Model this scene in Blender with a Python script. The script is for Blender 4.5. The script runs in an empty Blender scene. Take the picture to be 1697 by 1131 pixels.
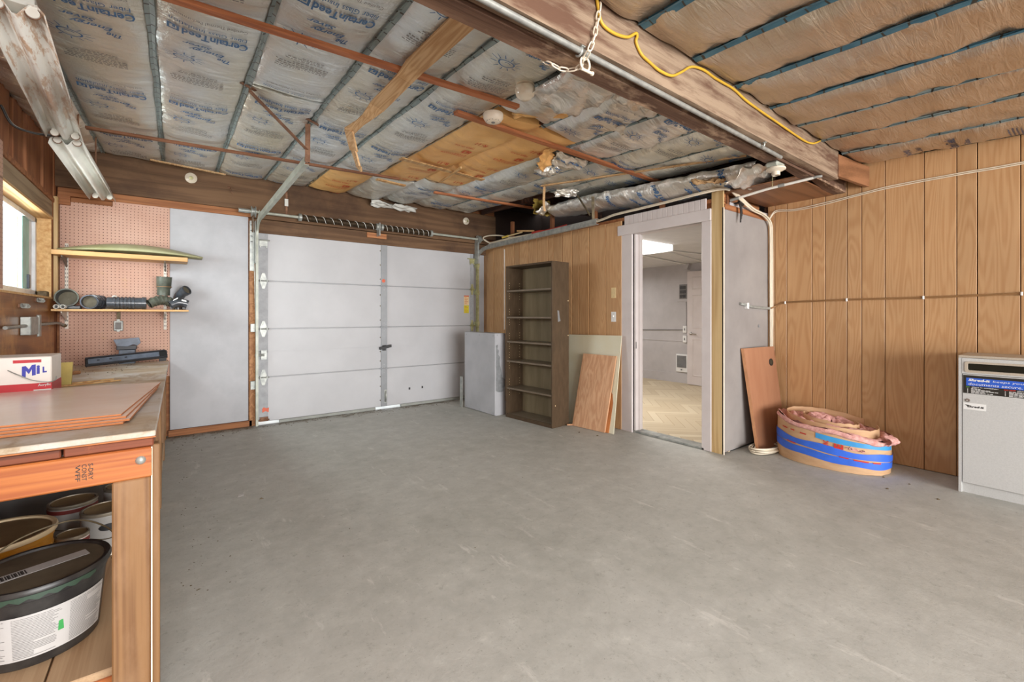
import bpy, math, random
from mathutils import Vector, Matrix, noise
SC = bpy.context.scene
COL = SC.collection
R = math.radians
# ------------------------------------------------------------------ camera, world, lights, exposure
YAW = 37.25
cam = bpy.data.cameras.new('camera'); cam_o = bpy.data.objects.new('camera', cam); COL.objects.link(cam_o)
cam_o.location = (0, 0, 1.2); cam_o.rotation_euler = (R(90), 0, R(-YAW))
cam.sensor_width = 36.0; cam.lens = 735.0/1697*36; cam.shift_y = -42.5/1697; cam.clip_start = 0.02
SC.camera = cam_o
w = bpy.data.worlds.new('sky'); SC.world = w; w.use_nodes = True
bg = w.node_tree.nodes['Background']; bg.inputs[0].default_value = (0.88, 0.95, 1.0, 1); bg.inputs[1].default_value = 2.2
def area(name, loc, rot, sx, sy, power, color=(1, 1, 1), spread=180):
    l = bpy.data.lights.new(name, 'AREA'); l.shape = 'RECTANGLE'; l.size = sx; l.size_y = sy; l.energy = power; l.color = color
    l.spread = R(spread)
    o = bpy.data.objects.new(name, l); COL.objects.link(o); o.location = loc; o.rotation_euler = rot
    return o
area('added_daylight_behind', (1.4, -6.5, 1.15), (R(94), 0, 0), 6.0, 2.6, 900, (1.0, 0.98, 0.955))  # added area lamp beyond the unseen open end, stands in for daylight
area('added_fill_overhead', (0.5, 0.1, 2.30), (R(18), 0, 0), 2.2, 1.4, 46, (1.0, 0.975, 0.945))  # added fill lamp out of view, brightens the bench and near floor
area('window_daylight', (-1.25, 4.65, 1.75), (0, R(-90), 0), 0.7, 1.4, 70, (0.92, 0.97, 1.0))
area('inner_room_tube', (4.55, 3.55, 1.95), (0, 0, 0), 1.0, 0.4, 38, (1.0, 0.97, 0.94))
area('inner_room_tube_far', (6.0, 5.6, 1.95), (0, 0, 0), 1.0, 0.4, 16, (1.0, 0.97, 0.94))
SC.view_settings.view_transform = 'Standard'; SC.view_settings.look = 'None'
SC.view_settings.exposure = 0.0; SC.view_settings.gamma = 1.0; SC.view_settings.use_curve_mapping = False
try:
    SC.cycles.use_denoising = True; SC.cycles.max_bounces = 8; SC.cycles.diffuse_bounces = 6; SC.cycles.glossy_bounces = 4
    SC.cycles.transparent_max_bounces = 12; SC.cycles.sample_clamp_indirect = 8
except Exception:
    pass

# ------------------------------------------------------------------ helpers
def lin(c):
    f = lambda v: (v/12.92 if v <= 0.04045 else ((v+0.055)/1.055)**2.4)
    return tuple(f(x/255.0) for x in c) + (1,)

class MB:
    def __init__(s): s.v = []; s.f = []; s.m = []; s.cur = 0
    def add(s, vs, fs):
        o = len(s.v); s.v += [tuple(p) for p in vs]
        for f in fs: s.f.append(tuple(i+o for i in f)); s.m.append(s.cur)
        return s
    def box(s, x0, x1, y0, y1, z0, z1):
        return s.obox((x0, y0, z0), (x1-x0, 0, 0), (0, y1-y0, 0), (0, 0, z1-z0))
    def obox(s, o, u, v, w):
        o, u, v, w = Vector(o), Vector(u), Vector(v), Vector(w)
        p = [o, o+u, o+u+v, o+v, o+w, o+u+w, o+u+v+w, o+v+w]
        fs = [(0, 3, 2, 1), (4, 5, 6, 7), (0, 1, 5, 4), (1, 2, 6, 5), (2, 3, 7, 6), (3, 0, 4, 7)]
        if u.cross(v).dot(w) < 0: fs = [f[::-1] for f in fs]
        return s.add(p, fs)
    def bar(s, a, b, w, h, up=(0, 0, 1), shift=0.0):
        a, b = Vector(a), Vector(b); d = (b-a).normalized(); side = d.cross(Vector(up)).normalized(); u = side.cross(d).normalized()
        return s.obox(a-side*w/2-u*h/2+u*shift, b-a, side*w, u*h)
    def tube(s, pts, r, n=8, cap=True, close=False):
        P = [Vector(p) for p in pts]; N = len(P); rs = r if isinstance(r, (list, tuple)) else [r]*N
        vs = []; prev = None
        for i in range(N):
            if close: t = P[(i+1) % N]-P[i-1]
            else: t = P[min(i+1, N-1)]-P[max(i-1, 0)]
            t = t.normalized() if t.length > 1e-9 else Vector((0, 0, 1))
            if prev is None:
                a = Vector((0, 0, 1)) if abs(t.z) < 0.9 else Vector((1, 0, 0)); x = t.cross(a).normalized()
            else:
                x = prev-t*prev.dot(t); x = x.normalized() if x.length > 1e-6 else t.orthogonal().normalized()
            prev = x; y = t.cross(x)
            for k in range(n):
                an = 2*math.pi*k/n; vs.append(P[i]+(x*math.cos(an)+y*math.sin(an))*rs[i])
        fs = []
        for i in range(N if close else N-1):
            j = (i+1) % N
            for k in range(n): fs.append((i*n+k, i*n+(k+1) % n, j*n+(k+1) % n, j*n+k))
        if cap and not close: fs += [tuple(range(n))[::-1], tuple(range((N-1)*n, N*n))]
        return s.add(vs, fs)
    def lathe(s, prof, c=(0, 0, 0), ax=(0, 0, 1), n=24, cap=True):
        c = Vector(c); ax = Vector(ax).normalized(); x = ax.orthogonal().normalized(); y = ax.cross(x)
        vs = []; fs = []
        for r, h in prof:
            for k in range(n):
                a = 2*math.pi*k/n; vs.append(c+ax*h+(x*math.cos(a)+y*math.sin(a))*r)
        for i in range(len(prof)-1):
            for k in range(n): fs.append((i*n+k, i*n+(k+1) % n, (i+1)*n+(k+1) % n, (i+1)*n+k))
        if cap: fs += [tuple(range(n))[::-1], tuple(range((len(prof)-1)*n, len(prof)*n))]
        return s.add(vs, fs)
    def grid(s, fn, nu, nv):
        vs = [fn(i/nu, j/nv) for j in range(nv+1) for i in range(nu+1)]
        fs = [(j*(nu+1)+i, j*(nu+1)+i+1, (j+1)*(nu+1)+i+1, (j+1)*(nu+1)+i) for j in range(nv) for i in range(nu)]
        return s.add(vs, fs)
    def prism(s, poly, o, u, v, w):
        o, u, v, w = Vector(o), Vector(u), Vector(v), Vector(w); n = len(poly)
        a = [o+u*p[0]+v*p[1] for p in poly]; b = [p+w for p in a]
        fs = [tuple(range(n))[::-1], tuple(range(n, 2*n))]+[(i, (i+1) % n, n+(i+1) % n, n+i) for i in range(n)]
        return s.add(a+b, fs)
    def build(s, name, mat, parent=None, bevel=0, smooth=0, local=False):
        me = bpy.data.meshes.new(name); me.from_pydata(s.v, [], s.f); me.update()
        mats = mat if isinstance(mat, (list, tuple)) else [mat]
        for m in mats: me.materials.append(m)
        if len(mats) > 1: me.polygons.foreach_set('material_index', s.m)
        if smooth:
            me.polygons.foreach_set('use_smooth', [True]*len(me.polygons))
            try: me.set_sharp_from_angle(angle=R(smooth))
            except Exception: pass
        o = bpy.data.objects.new(name, me); COL.objects.link(o)
        if bevel:
            b = o.modifiers.new('edge', 'BEVEL'); b.width = bevel; b.segments = 1; b.limit_method = 'ANGLE'; b.angle_limit = R(40)
        if parent is not None: adopt(o, parent, local)
        return o

def wm(o):
    m = o.matrix_basis.copy()
    if o.parent: m = wm(o.parent) @ o.matrix_parent_inverse @ m
    return m
def adopt(o, p, local=False):
    o.parent = p
    if not local: o.matrix_parent_inverse = wm(p).inverted()
def prop(o, label=None, cat=None, group=None, kind=None):
    if label: o['label'] = label
    if cat: o['category'] = cat
    if group: o['group'] = group
    if kind: o['kind'] = kind
    return o
def empty(name, loc=(0, 0, 0), label=None, cat=None, group=None, kind=None, mat=None):
    o = bpy.data.objects.new(name, None); COL.objects.link(o); o.empty_display_size = 0.05
    if mat is not None: o.matrix_basis = mat
    else: o.location = loc
    return prop(o, label, cat, group, kind)
def struct(name, loc=(0, 0, 0), label=None): return empty(name, loc, label, kind='structure')
def copy_tree(o, parent=None):
    c = o.copy(); COL.objects.link(c)
    if parent is not None: c.parent = parent; c.matrix_parent_inverse = o.matrix_parent_inverse.copy()
    for ch in [x for x in bpy.data.objects if x.parent is o]: copy_tree(ch, c)
    return c
def spline(pts, n=8):
    P = [Vector(p) for p in pts]; P = [P[0]*2-P[1]]+P+[P[-1]*2-P[-2]]; out = []
    for i in range(1, len(P)-2):
        for k in range(n):
            t = k/n; a, b, c, d = P[i-1:i+3]
            out.append(0.5*((2*b)+(c-a)*t+(2*a-5*b+4*c-d)*t*t+(3*b-a-3*c+d)*t**3))
    out.append(P[-2]); return out
def nz(x, y, z=0.0): return noise.noise(Vector((x, y, z)))

_TX = {}
def text_mesh(s, bold=0.0, shear=0.0, space=1.0):
    key = (s, bold, shear, space)
    if key in _TX: return _TX[key]
    cu = bpy.data.curves.new('lettering', 'FONT'); cu.body = s; cu.size = 1; cu.align_x = 'CENTER'; cu.align_y = 'CENTER'
    cu.offset = bold; cu.shear = shear; cu.resolution_u = 2; cu.space_character = space
    o = bpy.data.objects.new('lettering', cu); COL.objects.link(o)
    dg = bpy.context.evaluated_depsgraph_get(); dg.update()
    me = bpy.data.meshes.new_from_object(o.evaluated_get(dg))
    vs = [(v.co.x, v.co.y) for v in me.vertices]; fs = [tuple(p.vertices) for p in me.polygons]
    bpy.data.objects.remove(o); bpy.data.curves.remove(cu); bpy.data.meshes.remove(me)
    _TX[key] = (vs, fs); return _TX[key]
def text_w(t):
    xs = [v[0] for v in t[0]]; ys = [v[1] for v in t[0]]; return (min(xs), max(xs), min(ys), max(ys))
def put_text(mb, s, o, u, v, width=None, height=None, bold=0.0, shear=0.0, fn=None, align='c'):
    """flat lettering: width/height of the block in metres, o its centre, u its reading direction, v its up direction"""
    t = text_mesh(s, bold, shear); x0, x1, y0, y1 = text_w(t)
    sx = width/(x1-x0) if width else height/(y1-y0); sy = height/(y1-y0) if height else sx
    cx, cy = (x0+x1)/2, (y0+y1)/2
    if align == 'l': cx = x0
    o, u, v = Vector(o), Vector(u), Vector(v)
    pts = [o+u*((a-cx)*sx)+v*((b-cy)*sy) for a, b in t[0]]
    if fn: pts = [fn(p) for p in pts]
    mb.add(pts, t[1])

# ------------------------------------------------------------------ materials
class NT:
    def __init__(s, name):
        s.mat = bpy.data.materials.new(name); s.mat.use_nodes = True; s.t = s.mat.node_tree; s.b = s.t.nodes['Principled BSDF']
        s.co = s.n('ShaderNodeTexCoord').outputs['Object']
    def n(s, typ, **kw):
        x = s.t.nodes.new(typ)
        for k, v in kw.items(): setattr(x, k, v)
        return x
    def l(s, a, b): s.t.links.new(a, b)
    def mapped(s, scale, rnd=False, rot=(0, 0, 0)):
        m = s.n('ShaderNodeMapping'); m.inputs['Scale'].default_value = scale; m.inputs['Rotation'].default_value = rot; s.l(s.co, m.inputs[0])
        if rnd:
            oi = s.n('ShaderNodeObjectInfo'); c = s.n('ShaderNodeVectorMath', operation='SCALE'); c.inputs[0].default_value = (37, 91, 53)
            s.l(oi.outputs['Random'], c.inputs['Scale']); s.l(c.outputs[0], m.inputs['Location'])
        return m.outputs[0]
    def noise(s, vec, scale=1, detail=4, rough=0.55, dist=0):
        x = s.n('ShaderNodeTexNoise'); s.l(vec, x.inputs['Vector']); x.inputs['Scale'].default_value = scale
        x.inputs['Detail'].default_value = detail; x.inputs['Roughness'].default_value = rough; x.inputs['Distortion'].default_value = dist
        return x.outputs['Fac']
    def ramp(s, fac, stops):
        r = s.n('ShaderNodeValToRGB'); s.l(fac, r.inputs[0]); e = r.color_ramp.elements
        while len(e) < len(stops): e.new(0.5)
        for i, (p, c) in enumerate(stops): e[i].position = p; e[i].color = c if len(c) == 4 else lin(c)
        return r.outputs[0]
    def math(s, op, a, b=None, c=None):
        x = s.n('ShaderNodeMath', operation=op)
        for i, q in enumerate((a, b, c)):
            if q is None: continue
            if isinstance(q, (int, float)): x.inputs[i].default_value = q
            else: s.l(q, x.inputs[i])
        return x.outputs[0]
    def mix(s, fac, a, b, blend='MIX'):
        x = s.n('ShaderNodeMix', data_type='RGBA', blend_type=blend)
        for i, q in ((0, fac), (6, a), (7, b)):
            if isinstance(q, (int, float)): x.inputs[i].default_value = q
            elif isinstance(q, tuple): x.inputs[i].default_value = q if len(q) == 4 else lin(q)
            else: s.l(q, x.inputs[i])
        return x.outputs[2]
    def bump(s, h, strength=0.3, dist=0.01):
        x = s.n('ShaderNodeBump'); x.inputs['Strength'].default_value = strength; x.inputs['Distance'].default_value = dist
        s.l(h, x.inputs['Height']); s.l(x.outputs[0], s.b.inputs['Normal'])
    def out(s, col, rough=0.6, metal=0.0, spec=None):
        if isinstance(col, tuple): s.b.inputs['Base Color'].default_value = col if len(col) == 4 else lin(col)
        else: s.l(col, s.b.inputs['Base Color'])
        if isinstance(rough, (int, float)): s.b.inputs['Roughness'].default_value = rough
        else: s.l(rough, s.b.inputs['Roughness'])
        s.b.inputs['Metallic'].default_value = metal
        if spec is not None: s.b.inputs['Specular IOR Level'].default_value = spec
        return s.mat

def mottled(name, c1, c2, scale=(6, 6, 6), rough=0.6, metal=0.0, bump=0.0, lo=0.35, hi=0.65, detail=5, rnd=False, spec=None, dist=0.0):
    t = NT(name); f = t.noise(t.mapped(scale, rnd), 1, detail, 0.6, dist)
    if bump: t.bump(f, bump, 0.004)
    return t.out(t.ramp(f, [(lo, c1), (hi, c2)]), rough, metal, spec)

def wood(name, light, dark, axis='z', rings=9.0, across=7.0, along=0.55, rough=0.55, fine=0.35, rnd=True, knots=False, bump=0.12, stain=None, spec=0.4):
    """flat-sawn grain: contour lines of a stretched noise field plus fine streaks; axis is the length of the board"""
    t = NT(name); sc = {'x': (along, across, across), 'y': (across, along, across), 'z': (across, across, along)}[axis]
    field = t.noise(t.mapped(sc, rnd), 1, 2.5, 0.5, 0.3)
    saw = t.math('SINE', t.math('MULTIPLY', field, rings*6.283))
    st = {'x': (2.5, 160, 160), 'y': (160, 2.5, 160), 'z': (160, 160, 2.5)}[axis]
    streak = t.noise(t.mapped(st, rnd), 1, 3, 0.6)
    g = t.math('ADD', t.math('MULTIPLY', saw, 0.5*(1-fine)), t.math('MULTIPLY', streak, fine*1.6))
    col = t.ramp(g, [(0.0, dark), (0.62, light)])
    big = t.noise(t.mapped((1.3, 1.3, 1.3), rnd), 1, 3, 0.6)
    oi = t.n('ShaderNodeObjectInfo')
    hs = t.n('ShaderNodeHueSaturation'); t.l(col, hs.inputs['Color'])
    t.l(t.math('ADD', 0.86, t.math('ADD', t.math('MULTIPLY', oi.outputs['Random'], 0.16), t.math('MULTIPLY', t.math('SUBTRACT', big, 0.5), 0.35))), hs.inputs['Value'])
    c = hs.outputs[0]
    if stain:
        c = t.mix(t.ramp(t.noise(t.mapped(stain[1], rnd), 1, 6, 0.65), [(stain[2], (0, 0, 0, 1)), (stain[3], (1, 1, 1, 1))]), c, stain[0])
    if knots:
        v = t.n('ShaderNodeTexVoronoi'); t.l(t.mapped(knots, rnd), v.inputs['Vector']); v.inputs['Scale'].default_value = 1
        c = t.mix(t.ramp(v.outputs['Distance'], [(0.05, (1, 1, 1, 1)), (0.22, (0, 0, 0, 1))]), c, dark)
    t.bump(g, bump, 0.002)
    return t.out(c, rough, 0, spec)

def plain(name, c, rough=0.5, metal=0.0, spec=None, var=0.06, scale=9, bump=0.0):
    a = tuple(max(0, x*(1-var)) for x in c); b = tuple(min(255, x*(1+var)) for x in c)
    return mottled(name, a, b, (scale, scale, scale), rough, metal, bump, 0.3, 0.7, 4, True, spec)

M = {}
# concrete floor
t = NT('concrete'); big = t.noise(t.mapped((0.75, 0.75, 0.75)), 1, 6, 0.62, 0.4); mid = t.noise(t.mapped((7, 7, 7)), 1, 9, 0.74); fin = t.noise(t.mapped((60, 60, 60)), 1, 4, 0.7)
c = t.ramp(big, [(0.3, (184, 184, 178)), (0.5, (196, 196, 191)), (0.7, (203, 203, 199))])
c = t.mix(0.42, c, t.ramp(mid, [(0.3, (160, 156, 148)), (0.5, (204, 201, 195)), (0.66, (236, 234, 229))]), 'MULTIPLY')
c = t.mix(t.ramp(mid, [(0.62, (0, 0, 0, 1)), (0.8, (0.5, 0.5, 0.5, 1))]), c, (228, 225, 218))
c = t.mix(t.ramp(t.noise(t.mapped((9, 2.2, 9), rot=(0, 0, 0.6)), 1, 7, 0.72), [(0.60, (0, 0, 0, 1)), (0.68, (0.6, 0.6, 0.6, 1))]), c, (214, 212, 206))
vo = t.n('ShaderNodeTexVoronoi', feature='DISTANCE_TO_EDGE'); wv = t.n('ShaderNodeVectorMath', operation='ADD')
nn = t.n('ShaderNodeTexNoise'); nn.inputs['Scale'].default_value = 2.2; t.l(t.co, nn.inputs['Vector']); t.l(t.co, wv.inputs[0]); t.l(nn.outputs['Color'], wv.inputs[1])
t.l(wv.outputs[0], vo.inputs['Vector']); vo.inputs['Scale'].default_value = 0.55
c = t.mix(t.ramp(vo.outputs['Distance'], [(0.0, (0.10, 0.10, 0.10, 1)), (0.005, (0, 0, 0, 1))]), c, (120, 116, 108))
c = t.mix(t.ramp(t.noise(t.mapped((22, 22, 22)), 1, 8, 0.78), [(0.56, (0, 0, 0, 1)), (0.72, (0.75, 0.75, 0.75, 1))]), c, (138, 135, 128))
c = t.mix(t.ramp(t.noise(t.mapped((90, 90, 90)), 1, 3, 0.6), [(0.64, (0, 0, 0, 1)), (0.74, (0.6, 0.6, 0.6, 1))]), c, (112, 108, 100))
sep = t.n('ShaderNodeSeparateXYZ'); t.l(t.co, sep.inputs[0])
near_door = t.ramp(t.math('ADD', t.math('MULTIPLY', t.math('SUBTRACT', sep.outputs[1], 5.5), 1.3), t.math('MULTIPLY', mid, 1.45)), [(0.50, (0, 0, 0, 1)), (0.76, (0.85, 0.85, 0.85, 1))])
c = t.mix(near_door, c, (96, 82, 62))
t.bump(t.math('ADD', mid, t.math('MULTIPLY', fin, 0.6)), 0.3, 0.006)
M['concrete'] = t.out(c, 0.62, 0, 0.35)

OAK1, OAK2 = (214, 164, 106), (172, 119, 66)
M['oak'] = wood('oak_panelling', (200, 158, 114), (184, 138, 94), 'z', 24, 4.2, 0.5, 0.42, 0.55)
M['oak_dim'] = wood('oak_panelling_brown', (190, 138, 84), (150, 100, 54), 'z', 7, 6, 0.6, 0.42, 0.45)
M['oak_flat'] = wood('oak_sheet_brown', (150, 104, 72), (112, 74, 48), 'x', 4, 6, 0.4, 0.45, 0.5)
M['groove'] = plain('groove_dark', (66, 40, 22), 0.9)
M['header'] = wood('old_header_wood', (122, 92, 66), (90, 64, 44), 'x', 5, 6, 0.35, 0.75, 0.55, stain=((66, 46, 34), (1.5, 1.5, 1.5), 0.5, 0.75))
M['fir'] = wood('orange_fir', (190, 128, 82), (156, 96, 56), 'x', 6, 9, 0.5, 0.55, 0.45)
M['fir_y'] = wood('orange_fir_along', (184, 130, 82), (148, 96, 54), 'y', 6, 9, 0.5, 0.55, 0.45)
M['batten'] = wood('red_brown_batten', (192, 122, 80), (158, 92, 56), 'x', 5, 14, 0.5, 0.6, 0.5)
M['batten_dark'] = wood('dark_brown_batten', (146, 98, 70), (112, 70, 48), 'x', 5, 14, 0.5, 0.7, 0.5)
M['pine'] = wood('pale_pine', (214, 176, 124), (184, 138, 86), 'y', 5, 12, 0.5, 0.6, 0.4)
M['pine_z'] = wood('yellow_pine_upright', (206, 178, 130), (182, 148, 98), 'z', 4, 9, 0.45, 0.55, 0.4)
M['stud'] = wood('red_stud', (156, 102, 66), (126, 76, 48), 'z', 8, 5, 0.5, 0.7, 0.5, stain=((74, 44, 32), (1.6, 1.6, 1.6), 0.52, 0.75))
M['stud_x'] = wood('red_plate', (172, 114, 72), (134, 82, 50), 'x', 5, 9, 0.5, 0.7, 0.5)
M['grey_wood'] = wood('weathered_grey_board', (164, 142, 114), (126, 104, 80), 'y', 4, 9, 0.5, 0.8, 0.5)
M['joist'] = wood('dark_joist', (96, 62, 44), (54, 34, 26), 'y', 5, 9, 0.5, 0.8, 0.5)
M['dark_deck'] = plain('dark_deck', (54, 38, 30), 0.9)
M['beam'] = wood('rough_old_beam', (128, 98, 78), (84, 58, 44), 'x', 5, 7, 0.28, 0.85, 0.5, bump=0.6, stain=((190, 160, 132), (2.2, 5, 5), 0.52, 0.64))
M['beam_light'] = wood('rough_pale_beam', (156, 134, 112), (118, 94, 76), 'x', 6, 9, 0.28, 0.85, 0.6, bump=0.6, stain=((96, 68, 52), (1.4, 9, 9), 0.47, 0.60))
M['ply_floorboard'] = wood('shelf_plywood', (200, 168, 132), (172, 136, 100), 'y', 4, 6, 0.5, 0.7, 0.5)
M['post'] = wood('worn_post', (146, 108, 70), (114, 78, 48), 'z', 11, 8, 0.25, 0.6, 0.5, stain=((150, 116, 84), (6, 6, 2), 0.45, 0.7))
M['rail'] = wood('orange_rail', (192, 114, 56), (164, 86, 40), 'x', 9, 12, 0.3, 0.5, 0.45)
M['rail_y'] = wood('orange_rail_along', (190, 116, 62), (146, 80, 40), 'y', 6, 12, 0.35, 0.5, 0.45)
M['dark_board'] = wood('dark_red_board', (128, 70, 46), (78, 40, 28), 'x', 5, 12, 0.4, 0.65, 0.5, stain=((176, 100, 56), (5, 5, 5), 0.58, 0.7))
M['hardboard'] = mottled('hardboard_face', (234, 214, 200), (240, 228, 220), (4, 4, 4), 0.25, 0, 0.0, 0.3, 0.7, 5, True, 0.5)
M['hardboard_edge'] = plain('hardboard_edge', (176, 108, 60), 0.7)
t = NT('bench_top_paint'); f1 = t.noise(t.mapped((3, 3, 3)), 1, 7, 0.68); f2 = t.noise(t.mapped((9, 2, 9)), 1, 6, 0.7)
c = t.ramp(f1, [(0.32, (150, 118, 84)), (0.45, (178, 162, 138)), (0.6, (196, 192, 186)), (0.75, (206, 206, 206))])
c = t.mix(t.ramp(f2, [(0.56, (0, 0, 0, 1)), (0.66, (0.8, 0.8, 0.8, 1))]), c, (150, 126, 96)); t.bump(f1, 0.1, 0.003)
M['bench_top'] = t.out(c, 0.42, 0, 0.4)
M['osb'] = mottled('chipboard_reveal', (222, 186, 132), (196, 148, 92), (30, 30, 30), 0.7, 0, 0.1)
# pegboard
t = NT('pink_pegboard'); sp = t.n('ShaderNodeSeparateXYZ'); t.l(t.co, sp.inputs[0])
def cell(o): return t.math('SUBTRACT', t.math('FRACT', t.math('MULTIPLY', o, 1/0.0275)), 0.5)
dx, dz = cell(t.math('ADD', sp.outputs[0], sp.outputs[1])), cell(sp.outputs[2])
d = t.math('SQRT', t.math('ADD', t.math('MULTIPLY', dx, dx), t.math('MULTIPLY', dz, dz)))
hole = t.math('LESS_THAN', d, 0.14)
c = t.ramp(t.noise(t.mapped((2.2, 2.2, 2.2)), 1, 4, 0.6), [(0.3, (188, 146, 127)), (0.7, (200, 164, 146))])
c = t.mix(t.ramp(t.noise(t.mapped((5, 5, 5)), 1, 5, 0.7), [(0.62, (0, 0, 0, 1)), (0.75, (0.5, 0.5, 0.5, 1))]), c, (196, 160, 110))
M['peg'] = t.out(t.mix(hole, c, (88, 50, 42)), 0.6, 0, 0.3)
M['white_panel'] = mottled('painted_plywood', (166, 166, 170), (180, 180, 184), (3, 3, 3), 0.5, 0, 0.03)
M['door_white'] = mottled('garage_door_steel', (180, 180, 183), (188, 188, 191), (2, 2, 2), 0.42, 0, 0.0)
M['stile'] = plain('galvanised_stile', (140, 142, 145), 0.4, 0.3, var=0.04)
M['stile_light'] = mottled('galvanised_end_stile', (150, 152, 156), (168, 170, 174), (14, 14, 14), 0.5, 0.0)
M['galv'] = mottled('galvanised_steel', (140, 143, 140), (176, 178, 172), (18, 18, 18), 0.4, 0.35)
M['galv_cream'] = mottled('galvanised_track', (158, 162, 150), (184, 186, 174), (10, 10, 10), 0.45, 0.15)
M['brass'] = mottled('yellow_zinc', (150, 146, 100), (186, 182, 136), (16, 16, 16), 0.4, 0.3)
M['pipe_grey'] = mottled('conduit_grey', (132, 132, 128), (156, 156, 150), (20, 20, 20), 0.45, 0.2)
M['iron'] = mottled('rusty_angle_iron', (110, 74, 54), (150, 112, 86), (20, 20, 20), 0.7, 0.2)
M['iron_dark'] = mottled('dark_angle_iron', (78, 68, 50), (120, 106, 80), (20, 20, 20), 0.6, 0.3)
M['spring'] = mottled('oiled_spring', (58, 48, 38), (96, 80, 60), (30, 30, 30), 0.5, 0.5)
M['black'] = plain('black_plastic', (34, 34, 36), 0.4)
M['black_shiny'] = plain('black_pipe_plastic', (64, 68, 74), 0.2, 0, 0.8, 0.2, 20)
M['pipe_dusty'] = plain('dusty_black_pipe', (84, 88, 78), 0.45, 0, 0.4, 0.2, 20)
M['pipe_inner'] = plain('pipe_inner_dust', (96, 90, 76), 0.9, var=0.2)
M['pale_plastic'] = plain('pale_plastic', (226, 226, 220), 0.35)
M['grey_plastic'] = plain('blue_grey_plastic', (92, 100, 114), 0.4, 0, 0.5, 0.15, 14)
M['dark_plastic'] = plain('dark_grille_plastic', (44, 44, 50), 0.4)
M['white_enamel'] = mottled('white_enamel', (216, 216, 208), (230, 230, 222), (5, 5, 5), 0.3, 0, 0.0, spec=0.5)
t = NT('rusty_white_enamel'); f = t.noise(t.mapped((26, 5, 26)), 1, 7, 0.75); g = t.noise(t.mapped((1.2, 1.2, 1.2)), 1, 2)
c = t.mix(t.ramp(t.math('MULTIPLY', f, t.math('ADD', g, 0.55)), [(0.56, (0, 0, 0, 1)), (0.66, (0.75, 0.75, 0.75, 1))]), (224, 222, 214), (176, 132, 92))
M['rust_enamel'] = t.out(c, 0.3, 0, 0.5)
M['porcelain'] = plain('porcelain', (226, 214, 194), 0.25, 0, 0.6, 0.04)
M['white_plastic'] = plain('white_plastic', (226, 222, 212), 0.4, 0, 0.4, 0.04)
M['cream_plastic'] = plain('cream_plastic', (222, 196, 146), 0.4)
M['yellow_cord'] = plain('yellow_cable_jacket', (206, 164, 52), 0.45)
M['white_cord'] = plain('white_cable_jacket', (220, 208, 186), 0.5)
M['cream_cord'] = plain('cream_cable_jacket', (206, 178, 134), 0.5)
M['tan_cord'] = plain('tan_cable_jacket', (150, 112, 72), 0.5)
M['black_cord'] = plain('black_cable_jacket', (34, 30, 28), 0.5)
M['red_plastic'] = plain('red_plastic', (168, 48, 36), 0.5)
M['yellow_plastic'] = plain('yellow_handle', (214, 186, 84), 0.5)
M['trim_white'] = mottled('painted_trim', (206, 197, 195), (214, 206, 204), (4, 4, 4), 0.45, 0, 0.02)
M['drywall'] = mottled('gypsum_board', (136, 130, 127), (150, 144, 140), (2.2, 2.2, 2.2), 0.85, 0, 0.03)
M['gyp_edge'] = plain('gypsum_paper_edge', (226, 214, 196), 0.8)
M['inner_wall'] = mottled('grey_wall_paint', (176, 172, 172), (190, 186, 186), (2, 2, 2), 0.5)
M['inner_ceil'] = plain('inner_ceiling_paint', (206, 204, 204), 0.7, var=0.02)
M['bookcase'] = mottled('brown_laminate', (74, 59, 44), (86, 70, 53), (30, 30, 8), 0.5, 0, 0.02, spec=0.25)
M['bookcase_back'] = mottled('taupe_back_panel', (126, 112, 86), (142, 128, 102), (10, 10, 1.5), 0.6, spec=0.25)
M['bookcase_shelf'] = mottled('taupe_shelf', (112, 100, 84), (128, 116, 100), (20, 4, 20), 0.4)
M['shelf_front'] = plain('shelf_front_edge', (110, 96, 80), 0.4)
M['bare_grey'] = mottled('bare_grey_patch', (118, 120, 122), (140, 142, 144), (20, 20, 20), 0.6)
M['cream_board'] = mottled('cream_painted_board', (222, 214, 184), (226, 222, 200), (3, 3, 3), 0.4)
M['ply'] = wood('knotty_plywood', (220, 174, 136), (200, 148, 110), 'z', 9, 9, 0.35, 0.6, 0.45, knots=(9, 9, 8))
M['orange_board'] = wood('orange_board', (190, 120, 66), (150, 84, 42), 'z', 4, 9, 0.5, 0.6, 0.5)
M['desk'] = mottled('cherry_laminate', (158, 110, 82), (170, 123, 94), (8, 8, 1.2), 0.4)
M['desk_edge'] = plain('cherry_edge', (216, 158, 116), 0.45)
M['kraft_roll'] = mottled('kraft_wrap', (190, 150, 112), (204, 168, 130), (6, 6, 20), 0.7, 0, 0.1)
M['fibre'] = mottled('pink_fibre', (196, 136, 128), (226, 176, 168), (40, 40, 40), 0.95, 0, 0.8)
M['yellow_fibre'] = mottled('yellow_fibre', (140, 116, 48), (176, 150, 70), (40, 40, 40), 0.95, 0, 0.8)
M['blue_tape'] = plain('blue_tape', (52, 104, 214), 0.5)
M['light_blue_tape'] = plain('light_blue_tape', (58, 146, 206), 0.5)
M['red_ink'] = plain('red_ink', (190, 46, 40), 0.7)
M['faded_red_ink'] = plain('faded_red_ink', (196, 78, 40), 0.7)
M['console'] = mottled('speckled_grey_laminate', (190, 190, 188), (200, 200, 198), (160, 160, 160), 0.45)
M['console_top'] = mottled('tan_grey_top', (176, 164, 148), (188, 176, 160), (160, 160, 160), 0.5)
M['sign_black'] = plain('sign_black', (40, 38, 34), 0.4)
M['sign_blue'] = plain('sign_blue', (44, 92, 196), 0.4)
M['sign_white'] = plain('sign_white', (232, 232, 230), 0.5, var=0.02)
M['sign_green'] = plain('sign_green', (80, 150, 60), 0.5)
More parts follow.
